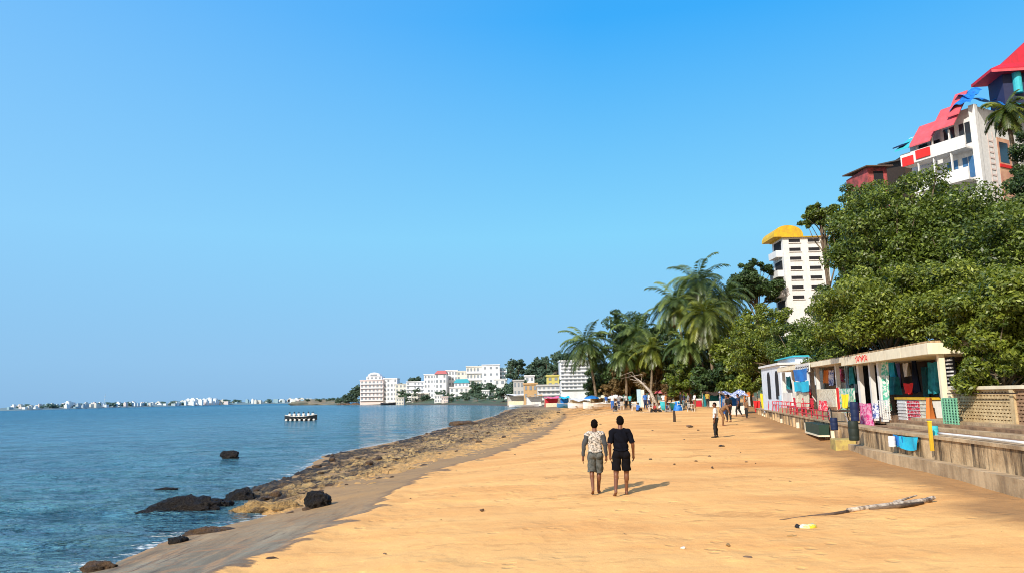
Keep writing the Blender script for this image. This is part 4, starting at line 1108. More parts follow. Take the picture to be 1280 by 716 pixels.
# satellite dish
c = BP(-1.5, 4.6, 28.6)
dish = thing('satellite_dish', c, 'round white satellite dish right of the small hill palm', 'dish')
R_ = .55; mb = MB(); rings = []
mb.tube([c + Vector((-.02 - .22 * (1 - (k / 6) ** 2), .0, .0)) * 1.0 + Vector((0, .0, 0)) for k in range(7)], [.02 + R_ * k / 6 for k in range(7)], 20, False)
dm = mb.build('bowl', WHITE, dish, smooth=True); MB().tube([c, c + Vector((.3, .2, -1.3))], .05, 8).build('mast', GREYM, dish)
# dark shed and red corrugated shed on the left shoulder
def shed(px0, px1, pyt, pyb, Y, wallm, roofm, name, label, tilt=.6, dep=5):
    a, b = at(px0 + 5, pyb - 25, Y), at(px1 - 2, pyb - 25, Y); a.z = at(px0, pyb, Y).z; zt = at((px0 + px1) / 2, pyt, Y).z
    t_ = thing(name, ((a.x + b.x) / 2, Y, a.z - 3), label, 'shed')
    MB().box(a.x, b.x, Y, Y + dep, a.z - 3, zt - .5).build('wall', wallm, t_)
    n = 14; mb = MB()
    for i in range(n):
        x0 = a.x - .4 + (b.x - a.x + .8) * i / n; x1 = a.x - .4 + (b.x - a.x + .8) * (i + .82) / n
        mb.hexa([(x0, Y - .7, zt - tilt), (x1, Y - .7, zt - tilt), (x1, Y + dep, zt), (x0, Y + dep, zt), (x0, Y - .7, zt - tilt + .08), (x1, Y - .7, zt - tilt + .08), (x1, Y + dep, zt + .08), (x0, Y + dep, zt + .08)])
    mb.hexa([(a.x - .4, Y - .7, zt - tilt - .05), (b.x + .4, Y - .7, zt - tilt - .05), (b.x + .4, Y + dep, zt - .05), (a.x - .4, Y + dep, zt - .05), (a.x - .4, Y - .7, zt - tilt), (b.x + .4, Y - .7, zt - tilt), (b.x + .4, Y + dep, zt), (a.x - .4, Y + dep, zt)])
    mb.build('roof', roofm, t_)
    MB().box(a.x + .6, a.x + 1.6, Y - .04, Y - .003, a.z - .5, zt - 1).build('opening', DARK, t_)
    return t_
r_ = shed(1079, 1110, 203, 236, 76, RUST, M('brown_roof', (.12, .08, .06), .8), 'corrugated_shed', 'rusty red corrugated shed at the left shoulder of the hill')
shed(1124, 1160, 188, 212, 78, DARKWOOD, M('dark_grey_roof', (.10, .09, .08), .8), 'dark_roof_shed', 'shed with a dark grey roof between the red shed and the white building', 1.2)

# tower with yellow vaulted top
a, b = at(979, 310, 110), at(1035, 310, 110); zt = at(1000, 297, 110).z; zb = hill_at(a.x + 3, 110) - 2
tw = thing('white_tower', ((a.x + b.x) / 2, 112, zb), 'white stair tower with slot windows and yellow vaulted roof above the trees', 'tower')
MB().box(a.x, b.x, 110, 114.6, zb, zt).build('wall', WHITE2, tw)
kx = 110 / F * 1.03
for i, py in enumerate((301, 312, 323, 335, 347, 359, 371)):
    z = at(990, py, 110).z
    for q0, q1, pn in ((988, 1002, 7), (1012, 1026, 7)):
        x0, x1 = at(q0, 330, 110).x, at(q1, 330, 110).x
        MB().box(x0, x1, 109.96, 109.997, z - .26, z + .24).build('window', DARK, tw)
        MB().box(x0 - .1, x1 + .1, 109.85, 109.955, z - .40, z - .285).build('sill', WHITE, tw)
for i in range(5):
    z = zt - 1.6 - i * 3; bl = MB().box(a.x - .9, a.x - .003, 110.6, 114, z - 1.2, z - .2).build('balcony', WHITE2, tw)
    MB().box(a.x - .04, a.x - .002, 110.8, 113.8, z - .15, z + 1.3).build('opening', DARK, tw)
xa, xb = at(966, 290, 110).x, at(1003, 290, 110).x
mb = MB(); n = 16; P0 = []; P1 = []
for i in range(n + 1):
    th = PI - PI * i / n; x = (xa + xb) / 2 + math.cos(th) * (xb - xa) / 2; z = zt + .12 + math.sin(th) ** .8 * 1.75
    P0.append((x, 109.75, z)); P1.append((x, 115.2, z))
for i in range(n): mb.quad(P0[i], P1[i], P1[i + 1], P0[i + 1])
mb.quad(*reversed(P0)); mb.quad(*P1); mb.quad(P0[0], P0[-1], P1[-1], P1[0]); mb.build('roof', YELLOW, tw)
MB().box(a.x - .25, b.x + .2, 109.6, 115, zt + .003, zt + .115).build('roof_slab', YELLOW, tw)

# ------------------------------------------------------------------ HEADLAND
HZW = M('hazy_white_plaster', (.75, .77, .81), .7, col2=(.64, .66, .70), scale=.3)  # headland set: distance haze is mixed into these colours
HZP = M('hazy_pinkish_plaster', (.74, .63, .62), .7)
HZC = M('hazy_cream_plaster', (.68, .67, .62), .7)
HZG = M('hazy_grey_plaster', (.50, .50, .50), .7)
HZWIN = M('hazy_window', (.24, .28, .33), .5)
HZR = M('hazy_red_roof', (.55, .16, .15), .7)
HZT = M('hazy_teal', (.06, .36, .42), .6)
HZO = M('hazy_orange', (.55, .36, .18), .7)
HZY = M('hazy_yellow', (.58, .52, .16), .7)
winmesh = MB().box(-.5, .5, -.12, .1, -.5, .5).mesh('window'); winmesh.materials.append(HZWIN)
slabmesh = MB().box(-.5, .5, -.6, -.003, -.5, .5).mesh('balcony')
def block(px0, px1, pyt, pyb, Y, fl, bays, mat, label, name='hotel_block', roof='flat', balc=False, yaw=0, dep=14, roofmat=None, skip=.06, wsc=(.5, .5), seed=0):
    rg = random.Random(seed + int(px0)); a, b = at(px0, pyb, Y), at(px1, pyb, Y); zt = at((px0 + px1) / 2, pyt, Y).z
    c = Vector(((a.x + b.x) / 2, Y, a.z)); W_ = (b.x - a.x); H_ = zt - a.z
    t_ = thing(name, c, label, 'building')
    def ob(nm, mb, mt):
        me = mb.mesh(nm); me.materials.append(mt); o = bpy.data.objects.new(nm, me); COL.objects.link(o); o.parent = t_; return o
    ob('wall', MB().box(-W_ / 2, W_ / 2, 0, dep, -12, H_), mat)
    if roof == 'flat': ob('parapet', MB().box(-W_ / 2 - .3, W_ / 2 + .3, -.4, dep + .3, H_ + .004, H_ + .6), roofmat or mat)
    elif roof == 'gable': ob('roof', MB().hexa([(-W_ / 2 - .6, -.8, H_ + .004), (W_ / 2 + .6, -.8, H_ + .004), (W_ / 2 + .6, dep, H_ + .004), (-W_ / 2 - .6, dep, H_ + .004), (-W_ / 2 + 1, dep * .4, H_ + 2.6), (W_ / 2 - 1, dep * .4, H_ + 2.6), (W_ / 2 - 1, dep * .6, H_ + 2.6), (-W_ / 2 + 1, dep * .6, H_ + 2.6)]), roofmat or HZR)
    elif roof == 'dome':
        mb = MB(); n = 14; w2 = W_ * .42; P0 = [(math.cos(PI - PI * i / n) * w2, -.3, H_ + .01 + math.sin(PI * i / n) * w2 * .62) for i in range(n + 1)]
        P1 = [(x, dep * .7, z) for x, y, z in P0]
        for i in range(n): mb.quad(P0[i], P1[i], P1[i + 1], P0[i + 1])
        mb.quad(*reversed(P0)); mb.quad(*P1); ob('vault', mb, mat)
        ob('opening', MB().box(-w2 * .55, w2 * .5, -.36, -.305, H_ + .4, H_ + w2 * .32), HZWIN)
    fh = H_ / fl
    for f in range(fl):
        if balc:
            o = bpy.data.objects.new('balcony', slabmesh); COL.objects.link(o); o.parent = t_; o.location = (0, 0, fh * f + fh * .18); o.scale = (W_ * .98, 1.6, fh * .30)
        for k in range(bays):
            if rg.random() < skip: continue
            o = bpy.data.objects.new('window', winmesh); COL.objects.link(o); o.parent = t_
            o.location = (-W_ / 2 + W_ * (k + .5) / bays, 0, fh * (f + .56)); o.scale = (W_ / bays * wsc[0] * rg.uniform(.8, 1.1), 1, fh * wsc[1])
    t_.rotation_euler = (0, 0, yaw)
    return t_
slabmesh.materials.append(HZW)
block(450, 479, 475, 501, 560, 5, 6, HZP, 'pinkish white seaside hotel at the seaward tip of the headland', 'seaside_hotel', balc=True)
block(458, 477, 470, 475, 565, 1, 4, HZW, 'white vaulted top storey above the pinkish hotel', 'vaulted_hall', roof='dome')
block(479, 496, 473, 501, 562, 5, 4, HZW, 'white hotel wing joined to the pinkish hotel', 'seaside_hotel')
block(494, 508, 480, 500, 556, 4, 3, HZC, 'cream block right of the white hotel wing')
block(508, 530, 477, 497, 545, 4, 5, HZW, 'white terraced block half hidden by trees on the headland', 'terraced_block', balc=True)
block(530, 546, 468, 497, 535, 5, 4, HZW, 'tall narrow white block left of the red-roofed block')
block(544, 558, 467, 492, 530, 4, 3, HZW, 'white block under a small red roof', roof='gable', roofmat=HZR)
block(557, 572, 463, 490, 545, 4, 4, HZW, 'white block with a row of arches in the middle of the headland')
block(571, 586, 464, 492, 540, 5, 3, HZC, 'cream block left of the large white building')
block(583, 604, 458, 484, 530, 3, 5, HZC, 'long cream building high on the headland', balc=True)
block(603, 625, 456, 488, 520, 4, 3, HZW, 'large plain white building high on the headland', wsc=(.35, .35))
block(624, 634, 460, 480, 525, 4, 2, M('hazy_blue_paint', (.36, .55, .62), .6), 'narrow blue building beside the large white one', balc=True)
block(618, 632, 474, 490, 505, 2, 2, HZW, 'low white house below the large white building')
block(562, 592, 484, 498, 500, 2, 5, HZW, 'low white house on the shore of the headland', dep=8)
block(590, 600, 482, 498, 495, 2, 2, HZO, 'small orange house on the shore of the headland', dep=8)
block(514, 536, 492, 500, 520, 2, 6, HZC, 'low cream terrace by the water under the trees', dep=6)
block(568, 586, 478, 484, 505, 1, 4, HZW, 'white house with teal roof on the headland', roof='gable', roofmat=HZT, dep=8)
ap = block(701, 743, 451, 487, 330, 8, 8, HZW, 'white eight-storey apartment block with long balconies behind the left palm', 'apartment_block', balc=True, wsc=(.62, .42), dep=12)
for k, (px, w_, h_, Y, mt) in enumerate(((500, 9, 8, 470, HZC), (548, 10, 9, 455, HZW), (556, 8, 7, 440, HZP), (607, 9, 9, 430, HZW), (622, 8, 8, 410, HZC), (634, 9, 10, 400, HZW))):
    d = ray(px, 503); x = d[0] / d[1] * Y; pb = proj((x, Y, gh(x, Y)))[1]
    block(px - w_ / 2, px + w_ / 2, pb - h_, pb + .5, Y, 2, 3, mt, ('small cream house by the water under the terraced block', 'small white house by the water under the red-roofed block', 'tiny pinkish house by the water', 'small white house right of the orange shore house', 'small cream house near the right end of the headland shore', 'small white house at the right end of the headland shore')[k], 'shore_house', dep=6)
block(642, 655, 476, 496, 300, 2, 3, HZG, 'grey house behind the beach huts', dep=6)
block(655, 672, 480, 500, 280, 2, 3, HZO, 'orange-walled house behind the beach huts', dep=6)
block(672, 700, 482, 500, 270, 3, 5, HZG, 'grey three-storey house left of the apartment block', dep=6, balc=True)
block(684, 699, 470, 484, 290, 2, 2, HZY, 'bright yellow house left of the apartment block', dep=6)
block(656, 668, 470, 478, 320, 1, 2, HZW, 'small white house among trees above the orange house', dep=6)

# headland trees: three sources, copied
hsrc = []
for k in range(4):
    t_ = tree((0, 0, 0), 9.0, 4.2, 'small green tree among the buildings of the headland', n=700, leaf=1.3, seed=200 + k, mat=LEAF_H, cfrac=.85, nc=16, group='trees on the headland', kind='headland_tree', rr=(.28, .42))
    hsrc.append(t_)
rgh = random.Random(5)
spots = []
gspots = [(rgh.uniform(384, 436), 716, rgh.uniform(.25, .5)) for k in range(16)] + [(rgh.uniform(494, 640), rgh.uniform(400, 525), rgh.uniform(.22, .55)) for k in range(96)] + [(rgh.uniform(452, 540), rgh.uniform(530, 556), rgh.uniform(.18, .34)) for k in range(22)] + [(rgh.uniform(500, 640), rgh.uniform(535, 640), rgh.uniform(.9, 1.4)) for k in range(18)] + [(rgh.uniform(630, 760), rgh.uniform(330, 430), rgh.uniform(.7, 1.2)) for k in range(34)] + [(rgh.uniform(410, 450), rgh.uniform(560, 640), rgh.uniform(.3, .7)) for k in range(8)]
for k in range(30): q = rgh.uniform(0, 1) ** .7; spots.append((418 + 34 * q, 500 - rgh.uniform(2, 22) * q, 575, .4 + .35 * q))
for k in range(12): spots.append((rgh.uniform(496, 560), rgh.uniform(470, 482), 600, .8))
for k in range(12): spots.append((rgh.uniform(500, 560), rgh.uniform(485, 500), 515, .6))
for k in range(14): spots.append((rgh.uniform(594, 645), rgh.uniform(486, 500), 480, .9))
for k in range(12): spots.append((rgh.uniform(575, 640), rgh.uniform(458, 468), 570, .8))
for k in range(16): spots.append((rgh.uniform(590, 615), rgh.uniform(476, 492), 490, .8))
for k in range(44): spots.append((rgh.uniform(632, 712), rgh.uniform(446, 478), rgh.uniform(380, 430), .9))
for k in range(10): spots.append((rgh.uniform(640, 700), rgh.uniform(472, 490), 310, .55))
for k in range(14): spots.append((rgh.uniform(740, 760), rgh.uniform(460, 496), 250, .5))
for k, (px, py, Y, sc) in enumerate([(a_, None, b_, c_) for a_, b_, c_ in gspots] + spots):
    if py is None:
        d = ray(px, 500); x = d[0] / d[1] * Y; z = gh(x, Y)
        if Y == 716: z = 2.2
        if z < .2: continue
        p = Vector((x, Y, z + 7.0 * sc))
    else: p = at(px, py, Y)
    free = [q for q in hsrc if q.location.length == 0]
    c_ = free[0] if free else copy_tree(hsrc[k % 4])
    s_ = sc * rgh.uniform(.7, 1.15); c_.location = (p.x, Y, p.z - 9 * s_ * .9); c_.scale = (s_, s_, s_); c_.rotation_euler = (0, 0, rgh.uniform(0, 6))

# earth under the upper headland buildings is the ground sheet; low shore rocks
for k in range(44):
    px = 424 + k * 5; p = at(px, 503.4, 1)
    Y = 640 - k * 6.4; g = atz(px, 505, ZW)
    x = ray(px, 505)[0] / ray(px, 505)[1] * Y
    me = rock_mesh('shore_rock', (x, Y, ZW), (random.uniform(2, 5), 3, random.uniform(.7, 1.7)), 300 + k, 0, .4, 14)
    tag(link('shore_rock', me, RK_BROWN, loc=(x, Y, ZW), smooth=True), 'low brown rock along the foot of the headland', 'rock', 'rocks at the foot of the headland')

# ------------------------------------------------------------------ FAR COAST
def farY(px): return 900 + 900 * sstep(0, 360, px)
FV = []; cols = list(np.linspace(-260, 470, 120))
for px in cols:
    Y = float(farY(px)); d = ray(px, 505); 
    for dy, z in ((0, ZW - .5), (12, .6), (60, 2.2), (250, 5 if px > 30 else 2.5), (500, -2)):
        yy = Y + dy; FV.append((d[0] / d[1] * Y * (yy / Y), yy, z + (1.2 * math.sin(px * .13) if dy == 250 else 0)))
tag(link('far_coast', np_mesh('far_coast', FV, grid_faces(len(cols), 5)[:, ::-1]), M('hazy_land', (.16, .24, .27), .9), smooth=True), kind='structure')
FCOL = [M('far_white', (.66, .74, .80), .8), M('far_cream', (.58, .60, .58), .8), M('far_grey', (.36, .46, .54), .8), M('far_blue', (.26, .42, .52), .8), M('far_pink', (.60, .56, .58), .8)]  # paler and bluer than real paint: aerial haze baked into the colours
rgf = random.Random(11)
def far_house(px, w, h, Y, mt, tall=False):
    d = ray(px, 505); x = d[0] / d[1] * Y; z0 = 0.2 if Y - float(farY(px)) < 30 else 1.5
    mb = MB().box(x - w / 2, x + w / 2, Y, Y + 8, z0 - 2, z0 + h)
    if rgf.random() < .6: mb.box(x - w * .25, x + w * .2, Y + 1, Y + 6, z0 + h + .01, z0 + h + 1.8)
    tag(mb.build('far_building', mt, loc=(x, Y, z0)), 'tiny pale building in the hazy town on the far shore', 'building', 'buildings of the far town')
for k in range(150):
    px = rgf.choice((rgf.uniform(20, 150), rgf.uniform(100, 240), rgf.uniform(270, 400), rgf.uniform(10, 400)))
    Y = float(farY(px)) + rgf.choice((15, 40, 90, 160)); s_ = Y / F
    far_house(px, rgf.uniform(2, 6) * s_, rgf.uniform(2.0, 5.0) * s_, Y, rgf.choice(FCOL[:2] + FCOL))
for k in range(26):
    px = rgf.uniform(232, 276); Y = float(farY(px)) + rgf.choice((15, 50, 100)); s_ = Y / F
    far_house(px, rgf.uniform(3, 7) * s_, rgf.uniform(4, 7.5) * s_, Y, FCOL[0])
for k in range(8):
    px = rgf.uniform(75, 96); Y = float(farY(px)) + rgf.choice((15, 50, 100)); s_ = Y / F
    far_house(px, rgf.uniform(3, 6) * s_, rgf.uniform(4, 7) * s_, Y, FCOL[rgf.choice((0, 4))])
FTL = leafmat('far_leaf', (.07, .15, .16), (.13, .22, .22), .1, .05, .8)  # bluish leaf tones carry the haze of the far shore
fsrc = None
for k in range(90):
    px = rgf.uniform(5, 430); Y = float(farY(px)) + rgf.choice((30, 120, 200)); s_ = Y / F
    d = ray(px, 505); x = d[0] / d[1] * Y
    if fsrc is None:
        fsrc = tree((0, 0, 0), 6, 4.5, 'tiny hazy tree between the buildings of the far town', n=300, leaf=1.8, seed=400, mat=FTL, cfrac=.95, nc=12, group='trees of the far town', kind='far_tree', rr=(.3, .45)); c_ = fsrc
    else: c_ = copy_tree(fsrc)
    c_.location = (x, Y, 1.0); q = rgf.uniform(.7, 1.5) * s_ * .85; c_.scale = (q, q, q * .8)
# tall mast
d = ray(131, 500); Y = 1300; x = d[0] / d[1] * Y
ms = thing('radio_mast', (x, Y, 2), 'thin radio mast rising over the far town', 'mast')
MB().tube([(x, Y, 2), (x, Y, 24)], [.5, .25], 6).build('mast', FCOL[2], ms)
for z in (14, 19): MB().box(x - 1.2, x + 1.2, Y - .2, Y + .2, z, z + .4).build('crossarm', FCOL[2], ms)
# low rocky spit in front of the headland (380-440)
me = rock_mesh('rocky_islet', (0, 0, 0), (26, 12, 4.5), 500, 0, .4, 40); p = atz(408, 503.2, ZW); d = ray(408, 503); Y = 720
o = link('rocky_islet', me, M('hazy_rock', (.19, .17, .14), .9, col2=(.12, .14, .12), scale=.2), smooth=True); o.location = (d[0] / d[1] * Y, Y, ZW + .3)
tag(o, 'low rocky islet off the tip of the headland', 'rock')

# ------------------------------------------------------------------ PEOPLE
def capsule(mb, a, b, ra, rb, n=12):
    a, b = Vector(a), Vector(b); d = (b - a); L_ = d.length; d.normalize()
    pts, rs = [], []
    for t_ in (-.98, -.8, -.45, 0): pts.append(a + d * ra * t_); rs.append(ra * math.sqrt(max(.02, 1 - t_ * t_)))
    for t_ in (.25, .5, .75): pts.append(a.lerp(b, t_)); rs.append(ra + (rb - ra) * t_)
    for t_ in (0, .45, .8, .98): pts.append(b + d * rb * t_); rs.append(rb * math.sqrt(max(.02, 1 - t_ * t_)))
    mb.tube(pts, rs, n)

def person_mesh(J, vox=.011, fingers=True):
    """joints -> one continuous voxel-remeshed body; returns verts, faces, segments"""
    mb = MB(); seg = []
    def cap(tag_, a, b, ra, rb): capsule(mb, a, b, ra, rb); seg.append((tag_, Vector(a), Vector(b), ra, rb))
    ch, pv, nk, hd = J['chest'], J['pelvis'], J['neck'], J['head']
    up = (nk - pv).normalized(); rt = (J['shR'] - J['shL']).normalized(); fw = up.cross(rt).normalized()
    R_ = Matrix((rt, fw, up)).transposed()
    mb.ball(ch, (.165, .108, .20), 12, 16, R_); seg.append(('torso', ch - up * .08, ch + up * .08, .14, .14))
    md = ch.lerp(pv, .55); mb.ball(md, (.140, .100, .19), 12, 16, R_); seg.append(('torso', md, md + up * .02, .13, .13))
    mb.ball(pv, (.160, .115, .135), 12, 16, R_); seg.append(('pelvis', pv - rt * .05, pv + rt * .05, .12, .12))
    cap('torso', J['shL'], J['shR'], .058, .058)
    cap('torso', ch + up * .12, nk, .09, .056); cap('neck', nk, hd - up * .06, .054, .052)
    HR = Matrix((rt, fw, up)).transposed()
    mb.ball(hd, (.076, .096, .115), 14, 18, HR); seg.append(('head', hd - up * .02, hd + up * .02, .09, .09))
    mb.ball(hd + fw * .055 - up * .06, (.052, .042, .05), 8, 10, HR)       # jaw
    mb.ball(hd + fw * .100 - up * .018, (.015, .022, .026), 6, 8, HR)      # nose
    mb.ball(hd + fw * .090 - up * .062, (.026, .012, .010), 6, 8, HR)      # lips
    mb.ball(hd + fw * .080 + up * .028, (.055, .018, .014), 6, 8, HR)      # brow
    for sd in (-1, 1): mb.ball(hd + rt * sd * .078 - up * .01, (.012, .022, .034), 6, 8, HR)
    for s_ in 'LR':
        sg = -1 if s_ == 'L' else 1
        sh, el, wr = J['sh' + s_], J['el' + s_], J['wr' + s_]
        cap('uarm' + s_, sh, el, .054, .040); cap('farm' + s_, el, wr, .042, .027)
        mb.ball(el.lerp(wr, .25), .042, 8, 10)
        d = (wr - el).normalized(); hdir = (d + Vector((0, 0, -.25)) if d.z < -.3 else d).normalized()
        pw = (fw - hdir * fw.dot(hdir)).normalized()      # palm width direction (thumb forward)
        pn = hdir.cross(pw) 
        pc = wr + hdir * .055
        cap('hand' + s_, wr, pc + hdir * .02, .026, .030)
        mb.ball(pc, (.040, .018, .050), 8, 10, Matrix((pw, pn, hdir)).transposed()); seg.append(('hand' + s_, pc, pc + hdir * .06, .04, .03))
        if fingers:
            inw = -sg * rt
            for k, ln in enumerate((.072, .080, .074, .058)):
                b0 = pc + hdir * .035 + pw * (.030 - .020 * k)
                b1 = b0 + hdir * ln * .55 + inw * .008; b2 = b1 + hdir * ln * .38 + inw * .022
                capsule(mb, b0, b1, .0092, .0085, 8); capsule(mb, b1, b2, .0085, .0075, 8)
            t0 = pc - hdir * .02 + pw * .032; t1 = t0 + pw * .026 + hdir * .034 + inw * .010; t2 = t1 + hdir * .030 + pw * .004 + inw * .010
            capsule(mb, t0, t1, .013, .011, 8); capsule(mb, t1, t2, .011, .009, 8)
        hp, kn, an, to = J['hp' + s_], J['kn' + s_], J['an' + s_], J['to' + s_]
        cap('thigh' + s_, hp, kn, .092, .060); cap('calf' + s_, kn, an, .058, .036)
        cd = (an - kn).normalized(); bk = (-fw - cd * (-fw).dot(cd)).normalized()
        mb.ball(kn.lerp(an, .28) + bk * .018, (.058, .060, .115), 8, 12); 
        mb.ball(hp - fw * .045 + up * .0, (.085, .08, .09), 8, 12)
        heel = an - fw * .03 * 1 + Vector((0, 0, -.045)); seg.append(('foot' + s_, an, to, .05, .04))
        cap('foot' + s_, an + Vector((0, 0, -.02)), heel, .036, .034); capsule(mb, heel, to, .034, .028); mb.ball(to, (.045, .055, .024), 8, 10)
    me = mb.mesh('tmp'); ob = bpy.data.objects.new('tmp', me); COL.objects.link(ob)
    rm = ob.modifiers.new('r', 'REMESH'); rm.mode = 'VOXEL'; rm.voxel_size = vox
    sm = ob.modifiers.new('s', 'SMOOTH'); sm.factor = .5; sm.iterations = 3 if vox < .015 else 1
    dg = bpy.context.evaluated_depsgraph_get(); ev = ob.evaluated_get(dg); m2 = bpy.data.meshes.new_from_object(ev)
    V = np.array([v.co[:] for v in m2.vertices]); Fc = [tuple(p.vertices) for p in m2.polygons]; Nn = np.array([v.normal[:] for v in m2.vertices])
    bpy.data.objects.remove(ob); bpy.data.meshes.remove(me); bpy.data.meshes.remove(m2)
    best = np.full(len(V), 1e9); lab = np.zeros(len(V), int); par = np.zeros(len(V))
    for i, (tg, a, b, ra, rb) in enumerate(seg):
        A_, B_ = np.array(a), np.array(b); e = B_ - A_; t_ = np.clip(((V - A_) @ e) / (e @ e + 1e-9), 0, 1)
        d = np.linalg.norm(V - A_ - t_[:, None] * e, axis=1) / (ra + (rb - ra) * t_)
        q = d < best; best[q] = d[q]; lab[q] = i; par[q] = t_[q]
    tags = np.array([s[0] for s in seg])[lab]
    return V, Fc, Nn, tags, par

def cut(V, Fc, Nn, mask, off, name):
    keep = [f for f in Fc if all(mask[i] for i in f)]
    idx = sorted({i for f in keep for i in f}); mp = {j: k for k, j in enumerate(idx)}
    P = V[idx] + Nn[idx] * (off[idx] if hasattr(off, '__len__') else off)[..., None] if hasattr(off, '__len__') else V[idx] + Nn[idx] * off
    me = bpy.data.meshes.new(name); me.from_pydata(P.tolist(), [], [tuple(mp[i] for i in f) for f in keep]); return me

BASE = dict(pelvis=(0, 0, .95), chest=(0, .0, 1.26), neck=(0, -.01, 1.47), head=(0, .02, 1.635),
            hpL=(-.09, 0, .91), hpR=(.09, 0, .91), knL=(-.10, .03, .50), knR=(.10, .03, .50), anL=(-.10, -.02, .09), anR=(.10, -.02, .09), toL=(-.115, .14, .028), toR=(.115, .14, .028),
            shL=(-.175, 0, 1.405), shR=(.175, 0, 1.405), elL=(-.235, -.03, 1.12), elR=(.235, -.03, 1.12), wrL=(-.25, .04, .87), wrR=(.25, .04, .87))
def pose(**k):
    d = dict(BASE); d.update(k); return {a: Vector(b) for a, b in d.items()}

def make_person(label, J, shirt, pants, skin, hair=HAIR, long_sleeve=False, sleeve=.72, short=.85, vox=.011, fingers=True, group=None, sleeve_mat=None, scale=1.0, shoes=None, name='person', extra=None):
    V, Fc, Nn, tg, par = person_mesh(J, vox, fingers)
    root = thing(name, (0, 0, 0), label, 'person', group)
    def ob(nm, me, mt):
        me.materials.append(mt); me.polygons.foreach_set('use_smooth', [True] * len(me.polygons)); o = bpy.data.objects.new(nm, me); COL.objects.link(o); o.parent = root; return o
    me = bpy.data.meshes.new('body'); me.from_pydata(V.tolist(), [], Fc); ob('body', me, skin)
    up = (J['neck'] - J['pelvis']).normalized()
    hs = (V - np.array(J['pelvis'])) @ np.array(up)
    tors = (tg == 'torso') & (hs > -.05); ua = np.isin(tg, ('uarmL', 'uarmR')); fa = np.isin(tg, ('farmL', 'farmR'))
    lsl = ua | (fa & (par < .93)) if long_sleeve else (ua & (par < sleeve))
    neck_ok = hs < (J['neck'] - J['pelvis']).length - .0
    tm = ((tg == 'torso') | ((tg == 'pelvis') & (hs > .02))) & neck_ok
    wr_ = .010 * np.sin(V[:, 2] * 38 + V[:, 0] * 30) + .006 * np.sin(V[:, 0] * 55 + V[:, 2] * 20)
    off = .016 + .024 * np.clip(1 - hs / .34, 0, 1) + wr_ * .9 + .010 * np.sin(V[:, 0] * 42 + 3) * np.clip(1 - hs / .3, 0, 1)
    off = np.where(ua, .013 + .009 * par + wr_ * .6, np.where(fa, .012 + wr_ * .4, off))
    if sleeve_mat is None: ob('shirt', cut(V, Fc, Nn, tm | lsl, off, 'shirt'), shirt)
    else:
        sh_ = ob('shirt', cut(V, Fc, Nn, tm | (ua & (par < .12)), off, 'shirt'), shirt)
        for s_ in 'LR':
            mk = (np.isin(tg, ('uarm' + s_, 'farm' + s_))) & lsl; o = ob('sleeve', cut(V, Fc, Nn, mk, off - .002, 'sleeve'), sleeve_mat); o.parent = sh_
    thg = np.isin(tg, ('thighL', 'thighR')); clf = np.isin(tg, ('calfL', 'calfR'))
    pm = ((tg == 'pelvis') & (hs < .10)) | (thg & (par < short)) | ((tg == 'torso') & (hs < .06)) | (clf & (par < short - 1))
    if short > 1: pm = pm | thg
    o2 = np.where(thg, .012 + .030 * par, .013) + wr_ * .5
    if short > 1: o2 = np.where(thg | clf, .014, .013) + wr_ * .5
    pt = ob('trousers' if short > 1.2 else 'shorts', cut(V, Fc, Nn, pm, o2, 'shorts'), pants)
    rt = np.array((J['shR'] - J['shL']).normalized()); fw = np.cross(np.array(up), rt)
    q = V - np.array(J['head']); hz, hy = q @ np.array(up), q @ fw
    edge_h = np.minimum(hz + .060 - .05 * np.clip(hy / .06, -.4, 2), .16)
    hm = (np.isin(tg, ('head', 'neck'))) & (edge_h > 0) & ~((hy > .055) & (hz < .062)) & (np.abs(hz) < .3) & ~((np.abs(q @ rt) > .066) & (hz < .025) & (hy > -.03))
    ho = .002 + .013 * np.clip(edge_h / .07, 0, 1) + .003 * np.sin(V[:, 0] * 110) * np.sin(V[:, 2] * 95)
    ob('hair', cut(V, Fc, Nn, hm, ho, 'hair'), hair)
    if fingers:
        for sd in (-1, 1):
            e = Vector(J['head']) + Vector(rt) * sd * .032 + Vector(fw) * .086 + up * .008
            me = MB().ball(e, .012, 8, 10).mesh('eye'); ob('eye', me, M('eye_white', (.6, .58, .55), .3))
            me = MB().ball(e + Vector(fw) * .008, .006, 6, 8).mesh('pupil'); o = ob('pupil', me, DARK)
    if shoes is not None:
        fm = np.isin(tg, ('footL', 'footR'))
        ob('shoes', cut(V, Fc, Nn, fm, .008, 'shoes'), shoes)
    root.scale = (scale,) * 3
    return root, pt
# the two walkers
PAT = bpy.data.materials.new('white_shirt_with_dark_print'); t = NT(PAT); v = t.vec((1, 1, 1))
c = t.mix(t.ramp(t.noise(17, 4, .7, v, 1.2), [(.50, 0), (.55, .9)]), (.56, .52, .47), (.08, .075, .07))
c = t.mix(t.ramp(t.noise(7, 3, .6, v), [(.5, 0), (.7, .35)]), c, (.45, .36, .30)); t.pbr(c, .85, .15)
SHORTG = bpy.data.materials.new('grey_green_shorts'); t = NT(SHORTG); v = t.vec((1, 1, 1))
c = t.mix(t.ramp(t.noise(14, 3, .6, v), [(.45, 0), (.6, 1)]), (.115, .125, .125), (.06, .07, .07)); t.pbr(c, .85, .15)
GREYSL = M('charcoal_sleeve', (.055, .06, .068), .85); BLACKT = M('black_tee', (.006, .007, .012), .95, spec=.06); BLACKS = M('black_shorts', (.008, .008, .011), .95, spec=.06)
